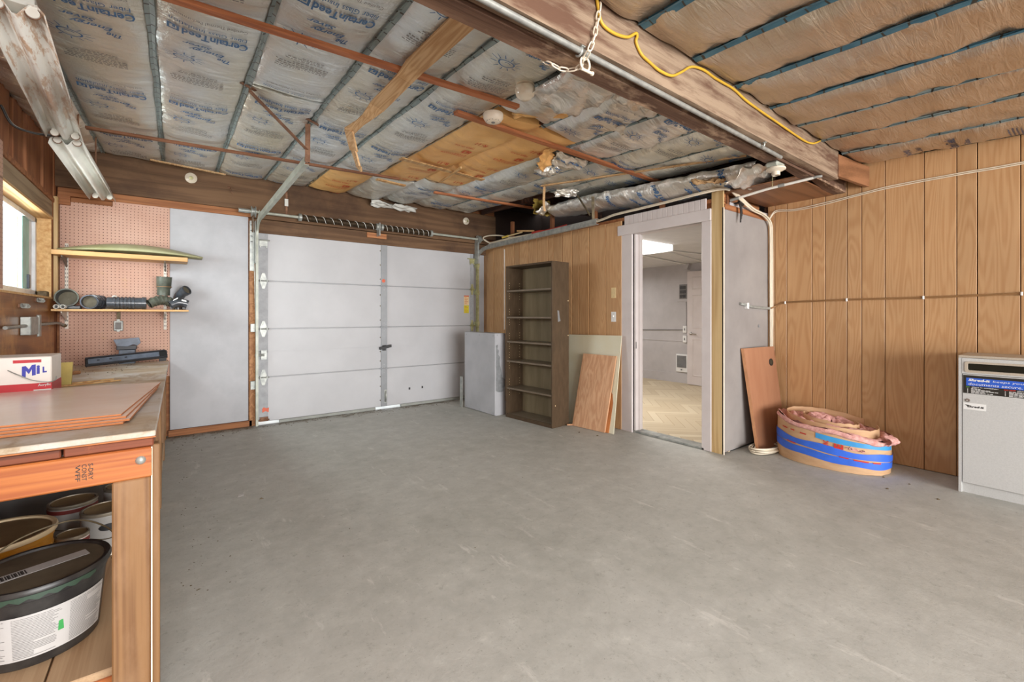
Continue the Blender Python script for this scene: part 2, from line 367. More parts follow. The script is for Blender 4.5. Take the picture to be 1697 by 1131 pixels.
M['slot_dark'] = plain('slot_dark', (54, 50, 34), 0.6)
M['sticker_orange'] = plain('sticker_orange', (214, 96, 62), 0.5)
M['sticker_yellow'] = plain('sticker_yellow', (216, 204, 52), 0.5)
M['sticker_pale'] = plain('sticker_pale', (232, 206, 160), 0.5)
M['ink_dark'] = plain('dark_ink', (52, 48, 46), 0.7)
M['ink_grey'] = plain('grey_ink', (128, 126, 124), 0.7)
M['ink_blue'] = plain('blue_ink', (62, 108, 156), 0.5)
M['ink_navy'] = plain('navy_ink', (52, 62, 86), 0.6)
M['pail_black'] = mottled('black_pail', (40, 38, 38), (60, 58, 56), (20, 20, 20), 0.35)
M['pail_dust'] = mottled('dusty_lid', (92, 82, 66), (112, 102, 84), (10, 10, 10), 0.6)
M['label_white'] = plain('paper_label', (196, 194, 192), 0.6, var=0.03)
M['green_paint'] = plain('green_paint', (64, 158, 84), 0.4)
M['dark_green_paint'] = plain('dark_green_paint', (54, 74, 60), 0.5)
M['yellow_pail'] = plain('yellow_pail', (206, 148, 44), 0.4)
M['pail_lid_cream'] = plain('cream_lid', (206, 186, 150), 0.5)
M['lid_dust'] = mottled('dusty_inner_lid', (120, 100, 70), (142, 122, 88), (8, 8, 8), 0.6)
M['tin'] = mottled('dusty_tin', (150, 142, 126), (180, 172, 156), (10, 10, 10), 0.4, 0.6)
M['can_label'] = plain('grey_can_label', (168, 166, 162), 0.6)
M['can_red'] = plain('maroon_can_band', (120, 48, 44), 0.5)
M['box_white'] = plain('carton_white', (230, 222, 214), 0.45, var=0.02)
M['box_red'] = plain('carton_red', (184, 34, 44), 0.45)
M['box_blue'] = plain('carton_blue', (48, 50, 158), 0.45)
M['olive_board'] = plain('olive_board', (176, 156, 88), 0.7)
M['moss_board'] = mottled('green_fibreglass', (148, 146, 104), (170, 168, 132), (3, 3, 3), 0.4)
M['shelf_wood'] = wood('shelf_board', (222, 182, 128), (202, 154, 98), 'x', 3, 8, 0.4, 0.5, 0.4)
M['shelf_bracket'] = plain('bracket_white', (214, 206, 194), 0.45)
M['shelf_bracket_dark'] = plain('bracket_dark', (104, 96, 86), 0.5)
M['vinyl_window'] = plain('white_vinyl_frame', (222, 226, 230), 0.35)
M['teal_window'] = plain('teal_shade_film', (150, 206, 204), 0.4)
M['neighbour_roof'] = plain('grey_shingles_far', (150, 158, 164), 0.9)
M['neighbour_wall'] = plain('pale_siding_far', (226, 232, 236), 0.8)
M['outside_ground'] = plain('outside_concrete', (214, 212, 206), 0.9)
M['rubber'] = plain('grey_rubber_seal', (150, 152, 146), 0.6)
M['knob_steel'] = plain('brushed_lever', (168, 164, 160), 0.3, 0.9)
M['breaker_dark'] = plain('breaker_black', (66, 64, 64), 0.5)
M['smoke_white'] = plain('detector_plastic', (232, 218, 198), 0.45, var=0.03)
M['flap'] = wood('torn_wood', (214, 178, 134), (186, 144, 98), 'y', 12, 12, 0.6, 0.8, 0.45)
M['brown_varnish'] = wood('varnished_plywood', (172, 112, 56), (120, 72, 34), 'y', 4, 5, 0.5, 0.35, 0.4, stain=((204, 150, 84), (3, 3, 3), 0.55, 0.75))
# foil, kraft, flanges
def foil(name, c1, c2, metal=0.55, rough=0.34, b=0.5):
    t = NT(name); w1 = t.noise(t.mapped((5, 30, 5), True), 1, 5, 0.65, 0.8); w2 = t.noise(t.mapped((40, 16, 30), True), 1, 4, 0.6, 0.5)
    h = t.math('ADD', w1, t.math('MULTIPLY', w2, 0.25)); t.bump(h, b, 0.014)
    c = t.ramp(t.noise(t.mapped((1.6, 1.1, 1.6), True), 1, 4, 0.6), [(0.3, c1), (0.7, c2)])
    return t.out(c, rough, metal)
M['foil'] = foil('foil_facing', (230, 224, 202), (234, 242, 246), 0.65, 0.30, 0.9)
M['foil_crisp'] = foil('loose_foil', (236, 228, 210), (240, 240, 240), 0.75, 0.29, 1.0)
M['foil_reflect_tan'] = foil('foil_tan_reflection', (196, 178, 156), (210, 198, 182), 0.75, 0.30, 0.8)  # the wood wall's tan reflection is put into this foil colour
t = NT('kraft_facing'); k1 = t.noise(t.mapped((5, 24, 5), True), 1, 5, 0.65, 0.8); t.bump(k1, 0.5, 0.012)
M['kraft'] = t.out(t.ramp(t.noise(t.mapped((2, 2, 2), True), 1, 4), [(0.3, (222, 166, 98)), (0.7, (236, 190, 126))]), 0.5, 0, 0.4)
def flange(name, c1, c2):
    t = NT(name); s_ = t.n('ShaderNodeSeparateXYZ'); t.l(t.co, s_.inputs[0])
    tick = t.math('LESS_THAN', t.math('FRACT', t.math('ADD', t.math('MULTIPLY', s_.outputs[1], 11), t.math('MULTIPLY', t.noise(t.mapped((3, 3, 3), True), 1, 2), 2))), 0.09)
    n_ = t.noise(t.mapped((20, 8, 20), True), 1, 4, 0.6); t.bump(n_, 0.4, 0.006)
    return t.out(t.mix(tick, t.ramp(n_, [(0.3, c1), (0.7, c2)]), (60, 56, 48)), 0.45, 0.1)
M['flange'] = flange('pale_blue_flange', (116, 134, 136), (150, 164, 162))
M['flange_blue'] = flange('deep_blue_flange', (52, 92, 110), (82, 124, 140))
# herringbone vinyl (too far to tell pieces; two directions of planks by strips)
t = NT('vinyl_herringbone'); sp = t.n('ShaderNodeSeparateXYZ'); t.l(t.mapped((1, 1, 1), rot=(0, 0, 0.0)), sp.inputs[0])
zig = t.math('ABSOLUTE', t.math('SUBTRACT', t.math('FRACT', t.math('MULTIPLY', sp.outputs[0], 1/0.72)), 0.5))
v_ = t.math('FRACT', t.math('MULTIPLY', t.math('ADD', sp.outputs[1], t.math('MULTIPLY', zig, 0.72)), 1/0.13))
id_ = t.math('FLOOR', t.math('MULTIPLY', t.math('ADD', sp.outputs[1], t.math('MULTIPLY', zig, 0.72)), 1/0.13))
wn = t.n('ShaderNodeTexWhiteNoise', noise_dimensions='1D'); t.l(id_, wn.inputs['W'])
c = t.ramp(wn.outputs[0], [(0.0, (190, 172, 142)), (1.0, (212, 198, 170))])
c = t.mix(t.math('LESS_THAN', v_, 0.06), c, (170, 146, 110))
M['vinyl'] = t.out(c, 0.42, 0, 0.4)
# glass, emissive lens
gm = bpy.data.materials.new('window_glass'); gm.use_nodes = True; nt = gm.node_tree; nt.nodes.clear()
o_ = nt.nodes.new('ShaderNodeOutputMaterial'); mx = nt.nodes.new('ShaderNodeMixShader'); tr = nt.nodes.new('ShaderNodeBsdfTransparent'); gl = nt.nodes.new('ShaderNodeBsdfGlossy')
gl.inputs['Roughness'].default_value = 0.02; mx.inputs[0].default_value = 0.06; tr.inputs[0].default_value = (0.97, 0.99, 0.98, 1)
nt.links.new(tr.outputs[0], mx.inputs[1]); nt.links.new(gl.outputs[0], mx.inputs[2]); nt.links.new(mx.outputs[0], o_.inputs[0]); M['glass'] = gm
t = NT('lit_diffuser'); t.b.inputs['Emission Color'].default_value = (1, 0.98, 0.95, 1); t.b.inputs['Emission Strength'].default_value = 3.0; M['lit'] = t.out((240, 240, 238), 0.4)
t = NT('frosted_globe'); M['globe'] = t.out((236, 226, 206), 0.12, 0, 0.6)
# ------------------------------------------------------------------ room shell
def zc(y): return 2.5+0.045*(y-1.2)          # underside of the joists: the ceiling rises gently to the door wall
XW = 4.63                                     # panelled wall
YB = 5.55                                     # face of the garage-door wall
XL = -0.83                                    # window wall
fl = struct('floor', (0, 0, 0))
MB().box(-1.05, 4.9, -3.2, 5.535, -0.1, 0).build('slab', M['concrete'], fl)
prop(MB().box(-6, 9, 5.535, 16, -0.1, -0.004).build('floor_outside', M['outside_ground']), kind='structure')

# panelled wall, one piece per plank between the grooves
def planks(root, cuts, z0, z1, plane, mat, thick=0.012, axis='y', gap=0.0045):
    for a, b in zip(cuts[:-1], cuts[1:]):
        lo, hi = min(a, b)+gap/2, max(a, b)-gap/2
        m = MB()
        zz = z1(0.5*(lo+hi)) if callable(z1) else z1
        if axis == 'y': m.box(plane, plane+thick, lo, hi, z0, zz)
        else: m.box(lo, hi, plane, plane+thick, z0, zz)
        m.build('plank', mat, root, bevel=0.0025)
random.seed(4)
wr = struct('wall_right', (XW, 1.9, 0))
MB().box(XW+0.012, XW+0.09, -3.2, 1.98, 0, 2.75).build('backing', M['groove'], wr)
cuts = [1.945, 1.881, 1.775, 1.565, 1.461, 1.30, 1.198, 1.042, 0.804, 0.624, 0.518, 0.311]
pat = [0.106, 0.207, 0.104, 0.161, 0.102, 0.156, 0.238, 0.18]
k = 0
while cuts[-1] > -3.1: cuts.append(cuts[-1]-pat[k % 8]); k += 1
planks(wr, cuts, 0.004, lambda y: zc(y)-0.01, XW, M['oak'])

# partition with the doorway
XP = 3.72
def xp(y): return XP+(3.5-y)*0.017
wp = struct('wall_partition', (XP, 3.5, 0))
pc = [5.54, 5.282, 5.026, 4.803, 4.697, 4.517, 4.334, 4.126, 4.027, 3.873, 3.715, 3.608, 3.453, 3.214, 3.0]
for a, b in zip(pc[:-1], pc[1:]):
    m = MB(); lo, hi = b+0.004, a-0.004; x = xp((a+b)/2)
    m.box(x-0.006, x+0.010, lo, hi, 0.004, 2.19); m.build('plank', M['oak'], wp)
MB().obox((xp(5.54)+0.012, 5.54, 0), (0.075, 0, 0), (xp(2.87)-xp(5.54), -2.67, 0), (0, 0, 2.14)).build('backing', M['groove'], wp)
for y in (4.9, 4.1, 3.4, 2.55):
    MB().box(xp(y)+0.02, xp(y)+0.06, y-0.02, y+0.02, 2.1, 2.5).build('stud', M['stud'], wp)
MB().obox((xp(5.5)+0.015, 5.5, 2.19), (0.07, 0, 0), (xp(1.95)-xp(5.5), -3.55, 0), (0, 0, 0.035)).build('top_plate', M['stud_x'], wp)
MB().box(3.772, 3.83, 2.05, 3.0, 2.14, 2.19).build('door_lintel', M['stud_x'], wp)
# inner side of the partition, inner room shell
MB().box(3.84, 3.87, 2.92, 5.9, 0, 2.12).build('inner_face', M['inner_wall'], wp)

# casing around the doorway
cs = struct('trim_1', (3.74, 2.5, 0))
def casing(y0, y1, z0, z1, x0=3.735, x1=3.765, name='casing_board'): return MB().box(x0, x1, y0, y1, z0, z1).build(name, M['trim_white'], cs, bevel=0.004)
casing(2.87, 3.03, 0.0, 2.035, 3.725)
casing(2.04, 2.13, 0.0, 2.035, 3.745)
MB().obox((3.715, 3.05, 2.035), (0.045, 0, 0), (0.02, -1.01, 0), (0, 0, 0.105)).build('casing_head', M['trim_white'], cs, bevel=0.004)
MB().box(3.755, 3.87, 2.845, 2.87, 0, 2.035).build('jamb', M['trim_white'], cs, bevel=0.003)
MB().box(3.755, 3.87, 2.105, 2.13, 0, 2.035).build('jamb', M['trim_white'], cs, bevel=0.003)
MB().box(3.755, 3.87, 2.13, 2.845, 2.035, 2.06).build('jamb_head', M['trim_white'], cs)
MB().box(3.80, 3.815, 2.832, 2.845, 0, 2.035).build('stop', M['trim_white'], cs)
MB().box(3.7555, 3.758, 2.838, 2.846, 0.86, 0.93).build('strike_plate', M['knob_steel'], cs)
MB().box(3.745, 3.87, 2.105, 2.87, 0, 0.022).build('threshold', M['galv'], cs, bevel=0.004)
for i in range(16):    # beaded white boards above the head
    y = 2.975-i*0.056; MB().box(3.734, 3.748, y-0.0545, y, 2.14, 2.235+0.0).build('plank', M['trim_white'], cs, bevel=0.003)
# yellow edge board and gypsum end of the partition
we = struct('wall_end', (3.76, 1.93, 0))
MB().box(3.752, 3.77, 1.935, 2.04, 0.0, 2.28).build('edge_board', M['pine_z'], we, bevel=0.002)
MB().box(3.762, 4.60, 1.93, 1.944, 0.02, 2.115).build('gypsum_sheet', M['drywall'], we)
MB().box(3.752, 3.762, 1.9285, 1.945, 0.0, 2.13).build('gypsum_edge', M['gyp_edge'], we)
MB().box(3.86, 3.90, 1.96, 2.0, 0.0, 2.3).build('stud', M['stud'], we)
MB().box(3.80, 3.84, 1.96, 2.04, 2.1, 2.42).build('stud', M['fir'], we)
MB().box(3.77, 4.62, 1.95, 2.04, 2.07, 2.11).build('plate', M['stud_x'], we)
MB().box(3.775, 4.62, 1.931, 1.95, 2.117, 2.165).build('plate', M['stud_x'], we)
MB().box(3.9, 4.62, 2.02, 2.04, 2.1, 2.5).build('blocking', M['stud_x'], we)
MB().box(3.88, 3.93, 2.0, 2.1, 0, 2.1).build('inner_face', M['inner_wall'], we)
# room beyond the doorway
wi = struct('wall_inner', (7.14, 4.5, 0))
MB().box(7.14, 7.24, 1.0, 6.6, 0, 2.2).build('far_face', M['inner_wall'], wi)
MB().box(3.9, 7.2, 6.1, 6.2, 0, 2.2).build('end_face', M['inner_wall'], wi)
MB().box(3.9, 7.2, 1.95, 2.0, 0, 2.2).build('near_face', M['inner_wall'], wi)
MB().box(7.128, 7.14, 4.25, 6.1, 0.0, 0.17).build('baseboard', M['inner_wall'], wi, bevel=0.003)
MB().box(7.131, 7.14, 4.3, 6.1, 0.74, 0.755).build('rail_strip', M['inner_wall'], wi)
prop(MB().box(3.87, 7.2, 1.95, 6.2, -0.05, 0.006).build('floor_inner', M['vinyl']), kind='structure')
prop(MB().box(3.87, 7.2, 1.95, 6.2, 2.10, 2.16).build('ceiling_inner', M['inner_ceil']), kind='structure')

# garage-door wall
wb = struct('wall_back', (1.5, YB, 0))
MB().box(-0.9, 0.70, YB+0.03, YB+0.12, 0, 2.8).build('sheathing', M['stud_x'], wb)
MB().box(3.46, 3.9, YB+0.03, YB+0.12, 0, 2.8).build('sheathing', M['stud_x'], wb)
MB().box(0.70, 3.46, YB+0.03, YB+0.12, 2.12, 2.8).build('sheathing', M['stud_x'], wb)
MB().box(-0.81, -0.04, YB-0.006, YB, 0.6, 2.215).build('pegboard', M['peg'], wb)
MB().box(-0.46, -0.04, YB-0.009, YB-0.006, 2.21, 2.262).build('pegboard', M['peg'], wb)
MB().box(-0.038, 0.632, YB-0.014, YB, 0.065, 2.262).build('painted_sheet', M['white_panel'], wb, bevel=0.002)
MB().box(-0.05, 0.665, YB-0.02, YB+0.03, 0.0, 0.062).build('sole_plate', M['stud_x'], wb)
MB().box(-0.82, 0.66, YB-0.03, YB+0.03, 2.262, 2.335).build('plate', M['stud_x'], wb, bevel=0.003)
MB().box(-0.82, -0.74, YB-0.04, YB, 2.18, 2.262).build('blocking', M['stud_x'], wb)
MB().box(0.64, 0.70, YB-0.02, YB+0.03, 0, 2.2).build('door_post', M['fir_y'], wb, bevel=0.002)
MB().box(3.485, 3.53, YB-0.01, YB+0.03, 0, 2.2).build('door_post', M['white_panel'], wb, bevel=0.002)
MB().box(3.53, 3.72, YB-0.012, YB, 0.0, 2.17).build('white_strip', M['white_panel'], wb)
hb = MB().obox((-0.84, 5.48, 2.33), (4.7, 0, 0), (0, 0.07, 0), (0, 0, 0.36)).build('header_beam', M['header'], wb, bevel=0.005)
MB().box(0.66, 3.72, 5.485, 5.55, 2.095, 2.245).build('header_board', M['header'], wb, bevel=0.004)
MB().box(0.66, 3.72, 5.478, 5.55, 2.25, 2.325).build('header_board', M['header'], wb, bevel=0.004)
MB().box(1.90, 2.15, 5.465, 5.485, 2.17, 2.235).build('spring_pad', M['fir'], wb, bevel=0.003)

# garage door: four sections, stiles, hinges, lock
gd = struct('door_1', (2.08, YB, 0), 'white sectional garage door with four flat sections and a grey centre stile')
DX0, DX1, DY = 0.715, 3.475, 5.50
zs = [0.035, 0.522, 1.052, 1.577, 2.125]
for i in range(4):
    MB().box(DX0, DX1, DY, DY+0.045, zs[i]+0.0025, zs[i+1]-0.0025).build('door_section', M['door_white'], gd, bevel=0.006)
MB().box(DX0+0.003, DX1-0.003, DY+0.012, DY+0.03, 0.04, 2.115).build('gap_light_stop', M['stile'], gd)  # added backing, keeps outside light from showing between the sections
MB().box(2.085, 2.165, DY-0.012, DY, 0.04, 2.12).build('center_stile', M['stile'], gd, bevel=0.002)
MB().box(DX0+0.005, DX0+0.10, DY-0.004, DY, 0.04, 2.12).build('end_stile', M['stile_light'], gd)
MB().box(DX1-0.06, DX1-0.005, DY-0.004, DY, 0.04, 2.12).build('end_stile', M['stile_light'], gd)
MB().box(DX0, DX1, DY-0.004, DY-0.0005, 0.80, 0.806).build('stiffening_crease', M['door_white'], gd)
for a, b in ((0.93, 2.02), (2.36, DX1)): MB().box(a, b, DY+0.005, DY+0.04, 0.004, 0.035).build('bottom_seal', M['rubber'], gd)
def hinge(x, z, mat, wd=0.06, ht=0.085):
    m = MB(); pl = [(-wd/2, 0), (0, ht), (wd/2, 0), (0, -ht)]
    m.prism([(-wd/2, -0.012), (-0.012, -ht), (0.012, -ht), (wd/2, -0.012), (wd/2, 0.012), (0.012, ht), (-0.012, ht), (-wd/2, 0.012)], (x, DY-0.005, z), (1, 0, 0), (0, 0, 1), (0, -0.004, 0))
    m.tube([(x-wd/2-0.02, DY-0.016, z), (x+wd/2+0.02, DY-0.016, z)], 0.007, 8)
    m.box(x-wd/2, x-wd/2+0.006, DY-0.03, DY-0.004, z-0.015, z+0.015).box(x+wd/2-0.006, x+wd/2, DY-0.03, DY-0.004, z-0.015, z+0.015)
    for dz in (-0.05, 0.05): m.tube([(x, DY-0.004, z+dz), (x, DY-0.013, z+dz)], 0.007, 6)
    return m.build('hinge', mat, gd, smooth=40)
for z in zs[1:4]:
    hinge(DX0+0.055, z, M['galv'], 0.07); hinge(2.125, z, M['stile_light'], 0.06); hinge(DX1-0.028, z, M['brass'], 0.05, 0.08)
for x, mt in ((DX0+0.055, M['galv']), (DX1-0.03, M['brass'])):
    m = MB(); m.box(x-0.04, x+0.04, DY-0.012, DY-0.004, 1.955, 2.02); m.tube([(x-0.08, DY-0.02, 2.02), (x+0.06, DY-0.02, 2.02)], 0.007, 8)
    for q in (-0.03, 0.03): m.tube([(x+q, DY-0.004, 1.945), (x+q, DY-0.016, 1.945)], 0.008, 6)
    m.build('roller_bracket', mt, gd, smooth=40)
m = MB()
for z in [0.12, 0.3, 0.42, 0.62, 0.74, 0.92, 1.14, 1.32, 1.46, 1.66, 1.84, 2.02]:
    for x in (2.078,): m.tube([(x, DY-0.0005, z), (x, DY-0.006, z)], 0.007, 6)
prop(m.build('rivet', M['iron_dark'], gd), kind='stuff')
lk = MB(); lk.obox((2.06, DY-0.05, 0.765), (0.15, 0, 0.028), (0, 0.038, 0), (0, 0, 0.034)); lk.box(2.10, 2.15, DY-0.014, DY-0.01, 0.75, 0.82); lk.build('lock_bar', M['black'], gd, bevel=0.003)
m = MB(); m.tube([(2.142, DY-0.014, 0.10), (2.142, DY-0.04, 0.12), (2.142, DY-0.04, 0.21), (2.142, DY-0.014, 0.23)], 0.008, 8); m.box(2.125, 2.16, DY-0.014, DY-0.011, 0.08, 0.25); m.build('lift_handle', M['galv'], gd, smooth=50)
for x in (2.475, 2.66): MB().box(x-0.010, x+0.010, DY-0.003, DY+0.001, 0.217, 0.246).build('bolt_hole', M['black'], gd)
m = MB(); m.box(DX0+0.03, DX0+0.085, DY-0.03, DY-0.004, 0.72, 0.82); m.tube([(DX0-0.03, DY-0.035, 0.77), (DX0+0.06, DY-0.035, 0.77)], 0.014, 8); m.build('slide_lock', M['galv'], gd, smooth=40)
m = MB(); m.box(DX0+0.02, DX0+0.10, DY-0.02, DY-0.004, 0.045, 0.09); m.tube([(DX0-0.01, DY-0.025, 0.06), (DX0+0.11, DY-0.025, 0.06)], 0.008, 8); m.build('bottom_bracket', M['iron'], gd, smooth=40)
def sticker(x0, x1, z0, z1, mat, d=0.0045, name='sticker'): return MB().box(x0, x1, DY-d-0.001, DY-0.0005, z0, z1).build(name, M[mat], gd)
sticker(3.313, 3.392, 1.232, 1.345, 'sticker_yellow'); sticker(3.313, 3.392, 1.35, 1.485, 'sticker_pale'); sticker(3.313, 3.392, 1.47, 1.486, 'sticker_orange', 0.005)
m = MB()
for i in range(8): m.box(3.32, 3.32+0.06*(0.6+0.4*abs(math.sin(i*2.1))), DY-0.0062, DY-0.0056, 1.455-i*0.013, 1.459-i*0.013)
for i in range(5): m.box(3.32, 3.32+0.06*(0.6+0.4*abs(math.sin(i*1.7))), DY-0.0062, DY-0.0056, 1.325-i*0.019, 1.329-i*0.019)
prop(m.build('print', M['faded_red_ink'], gd), kind='stuff')
m = MB(); m.lathe([(0.022, 0), (0.022, 0.001)], (2.118, DY-0.0125, 1.64), (0, -1, 0), 16); m.build('sticker', M['sticker_orange'], gd)
m = MB(); m.prism([(-0.03, -0.028), (0.0, -0.012), (0.03, -0.03), (0.034, 0.022), (0.01, 0.018), (-0.02, 0.03), (-0.032, 0.012)], (DX0+0.075, DY-0.005, 0.165), (1, 0, 0), (0, 0, 1), (0, -0.001, 0)); m.build('sticker', M['sticker_orange'], gd)

# window wall
wl = struct('wall_left', (XL, 4.6, 0))
MB().box(XL-0.02, XL, 3.9, 5.56, 0, 1.352).build('varnished_sheet', M['brown_varnish'], wl, bevel=0.002)
MB().box(XL-0.2, XL-0.02, 3.9, 5.56, 0, 1.34).build('sheathing', M['stud'], wl)
MB().box(XL-0.2, XL, -3.2, 3.9, 0, 2.75).build('sheathing', M['stud'], wl)
MB().box(XL-0.2, XL-0.03, 3.9, 5.56, 2.16, 2.75).build('sheathing', M['dark_deck'], wl)
MB().box(XL-0.2, XL, 5.44, 5.62, 0.0, 2.75).build('corner_post', M['stud'], wl, bevel=0.003)
MB().box(XL-0.2, XL, 5.345, 5.44, 1.3, 2.2).build('trimmer', M['stud'], wl)
MB().box(XL-0.06, XL+0.004, 3.9, 5.345, 2.03, 2.165).build('header_board', M['grey_wood'], wl, bevel=0.004)
MB().box(XL-0.14, XL+0.012, 3.9, 5.345, 2.012, 2.03).build('head_trim', M['pine'], wl, bevel=0.002)
MB().box(XL-0.03, XL+0.01, 3.9, 5.41, 2.168, 2.205).build('plate', M['stud_x'], wl, bevel=0.003)
for y, d in ((4.02, 0.0), (4.36, 0.02), (4.64, 0.0), (4.90, 0.025), (5.13, 0.0), (5.33, 0.02)):
    MB().box(XL-0.03, XL-d*0.5+0.004, y-0.105, y+0.105, 2.205, 2.66).build('cripple_board', M['stud'], wl, bevel=0.003)
MB().box(XL+0.002, XL+0.028, 5.40, 5.445, 1.325, 2.225).build('stop_stick', M['pine_z'], wl, bevel=0.002)
MB().box(XL-0.17, XL, 5.335, 5.345, 1.352, 2.012).build('side_reveal', M['osb'], wl)
MB().box(XL-0.17, XL+0.006, 3.9, 5.345, 1.34, 1.354).build('sill_board', M['osb'], wl)
MB().box(XL+0.004, XL+0.012, 3.3, 3.955, 1.36, 2.24).build('pegboard', M['peg'], wl)
# white sheet that closes the front wall
wd = struct('window_1', (XL-0.1, 4.6, 1.36), 'white vinyl sliding window in the side wall with pale daylight behind')
FX0, FX1 = XL-0.135, XL-0.085
WZ0, WZ1, WY0, WY1 = 1.366, 2.008, 3.92, 5.335
for y0, y1, z0, z1 in ((WY0, WY1, WZ0, WZ0+0.04), (WY0, WY1, WZ1-0.04, WZ1), (WY0, WY0+0.04, WZ0, WZ1), (WY1-0.045, WY1, WZ0, WZ1)):
    MB().box(FX0, FX1, y0, y1, z0, z1).build('window_frame', M['vinyl_window'], wd, bevel=0.003)
MB().box(FX0+0.01, FX1-0.015, 4.98, 5.10, WZ0+0.04, WZ1-0.04).build('sash_stile', M['teal_window'], wd, bevel=0.003)
MB().box(FX0+0.005, FX1-0.02, 5.20, 5.29, WZ0+0.04, WZ1-0.04).build('sash_stile', M['vinyl_window'], wd, bevel=0.003)
MB().box(FX0-0.0, FX1-0.02, 5.10, 5.20, WZ0+0.04, WZ1-0.04).build('sash_stile', M['teal_window'], wd)
MB().box(FX0+0.02, FX0+0.024, WY0+0.04, 4.98, WZ0+0.04, WZ1-0.04).build('pane', M['glass'], wd)
MB().box(FX1-0.03, FX1-0.005, 5.13, 5.17, WZ0+0.05, WZ0+0.16).build('latch', M['grey_plastic'], wd, bevel=0.003)
# neighbour's house outside
nb = empty('neighbour_house', (-6.0, 6.5, 0), 'pale neighbouring house with grey shingled roof outside the window', 'house')
MB().box(-9, -6.2, 2, 12, -0.1, 1.6).build('wall', M['neighbour_wall'], nb)
MB().obox((-6.0, 2, 1.50), (-3, 0, 1.6), (0, 10, 0), (0, 0, 0.08)).build('roof', M['neighbour_roof'], nb)
MB().box(-6.05, -5.95, 2, 12, 1.42, 1.52).build('gutter', M['vinyl_window'], nb)
prop(MB().box(-9, -1.05, -3, 16, -0.12, -0.02).build('ground_outside', M['outside_ground']), kind='structure')
# ------------------------------------------------------------------ ceiling: deck, joists, batts with flanges and print
ce_ = struct('ceiling', (2, 2.5, 2.5))
MB().obox((-1.03, -3.2, zc(-3.2)+0.17), (5.8, 0, 0), (0, 8.9, 8.9*0.045), (0, 0, 0.05)).build('deck', M['dark_deck'], ce_)
JX = [-0.955]+[-0.52+0.432*k for k in range(13)]
for k, x in enumerate(JX[1:]):
    y0, y1 = 1.36, 5.52
    if x > 3.8: y1 = 2.0
    MB().obox((x-0.02, y0, zc(y0)), (0.04, 0, 0), (0, y1-y0, (y1-y0)*0.045), (0, 0, 0.165)).build('joist', M['joist'], ce_)
for x in (3.415, 3.63, 3.85, 4.1, 4.35, 4.6): # dark bare joists over the open corner and the inner room
    MB().obox((x-0.02, 3.4 if x < 3.8 else 2.05, zc(3.4)-0.0), (0.04, 0, 0), (0, 2.1, 0.095), (0, 0, 0.14)).build('joist', M['joist'], ce_)
MB().box(3.4, 4.9, 3.5, 3.54, 2.57, 2.72).build('blocking', M['joist'], ce_)
MB().box(3.44, 5.3, 4.3, 4.34, 2.60, 2.74).build('blocking', M['joist'], ce_)
MB().box(4.9, 5.0, 1.9, 5.7, 2.16, 2.9).build('attic_side', M['dark_deck'], ce_)
MB().box(3.7, 5.0, 5.62, 5.7, 2.16, 2.9).build('attic_end', M['dark_deck'], ce_)
for x in JX[1:]:
    MB().obox((x-0.02, -3.1, zc(-3.1)), (0.04, 0, 0), (0, 4.32, 4.32*0.045), (0, 0, 0.165)).build('joist', M['joist'], ce_)

def sun_print(mb, fn, cx, cy, s):
    def P(a, r): return fn(Vector((cx-s*r*math.cos(a)*1.25, cy+s*r*math.sin(a)*0.85, 0)))
    n = 18
    mb.add([P(2*math.pi*i/n, q) for i in range(n) for q in (0.42, 0.5)], [(2*i, 2*i+1, (2*i+3) % (2*n), (2*i+2) % (2*n)) for i in range(n)])
    for i in range(12):
        a = 2*math.pi*i/12
        mb.add([P(a-0.05, 0.6), P(a+0.05, 0.6), P(a+0.02, 0.95), P(a-0.02, 0.95)], [(0, 1, 2, 3)])
    mb.add([P(-math.pi*0.8+i*math.pi*0.12, q) for i in range(6) for q in (0.2, 0.26)], [(2*i, 2*i+1, 2*i+3, 2*i+2) for i in range(5)])
def square_logo(mb, fn, cx, cy, s):
    q = lambda a, b: fn(Vector((cx-a*s, cy+b*s, 0)))
    mb.add([q(-.5, -.5), q(.5, -.5), q(.5, .5), q(-.5, .5), q(-.3, -.3), q(.3, -.3), q(.3, .3), q(-.3, .3), q(-.18, -.5), q(-.18, .1), q(.05, .1), q(.05, -.5)],
           [(0, 1, 5, 4), (1, 2, 6, 5), (2, 3, 7, 6), (3, 0, 4, 7), (8, 11, 10, 9)])
def paragraph(mb, fn, cx, cy, wd, rows, pitch, seed):
    rnd = random.Random(seed)
    for r in range(rows):
        x = -wd/2; y = cy-r*pitch; end = wd/2*(1 if r < rows-1 else rnd.uniform(0, 0.7))
        while x < end:
            l = rnd.uniform(0.006, 0.022); h = pitch*0.42
            mb.add([fn(Vector((cx-x, y, 0))), fn(Vector((cx-x-l, y, 0))), fn(Vector((cx-x-l, y+h, 0))), fn(Vector((cx-x, y+h, 0)))], [(0, 1, 2, 3)]); x += l+0.006

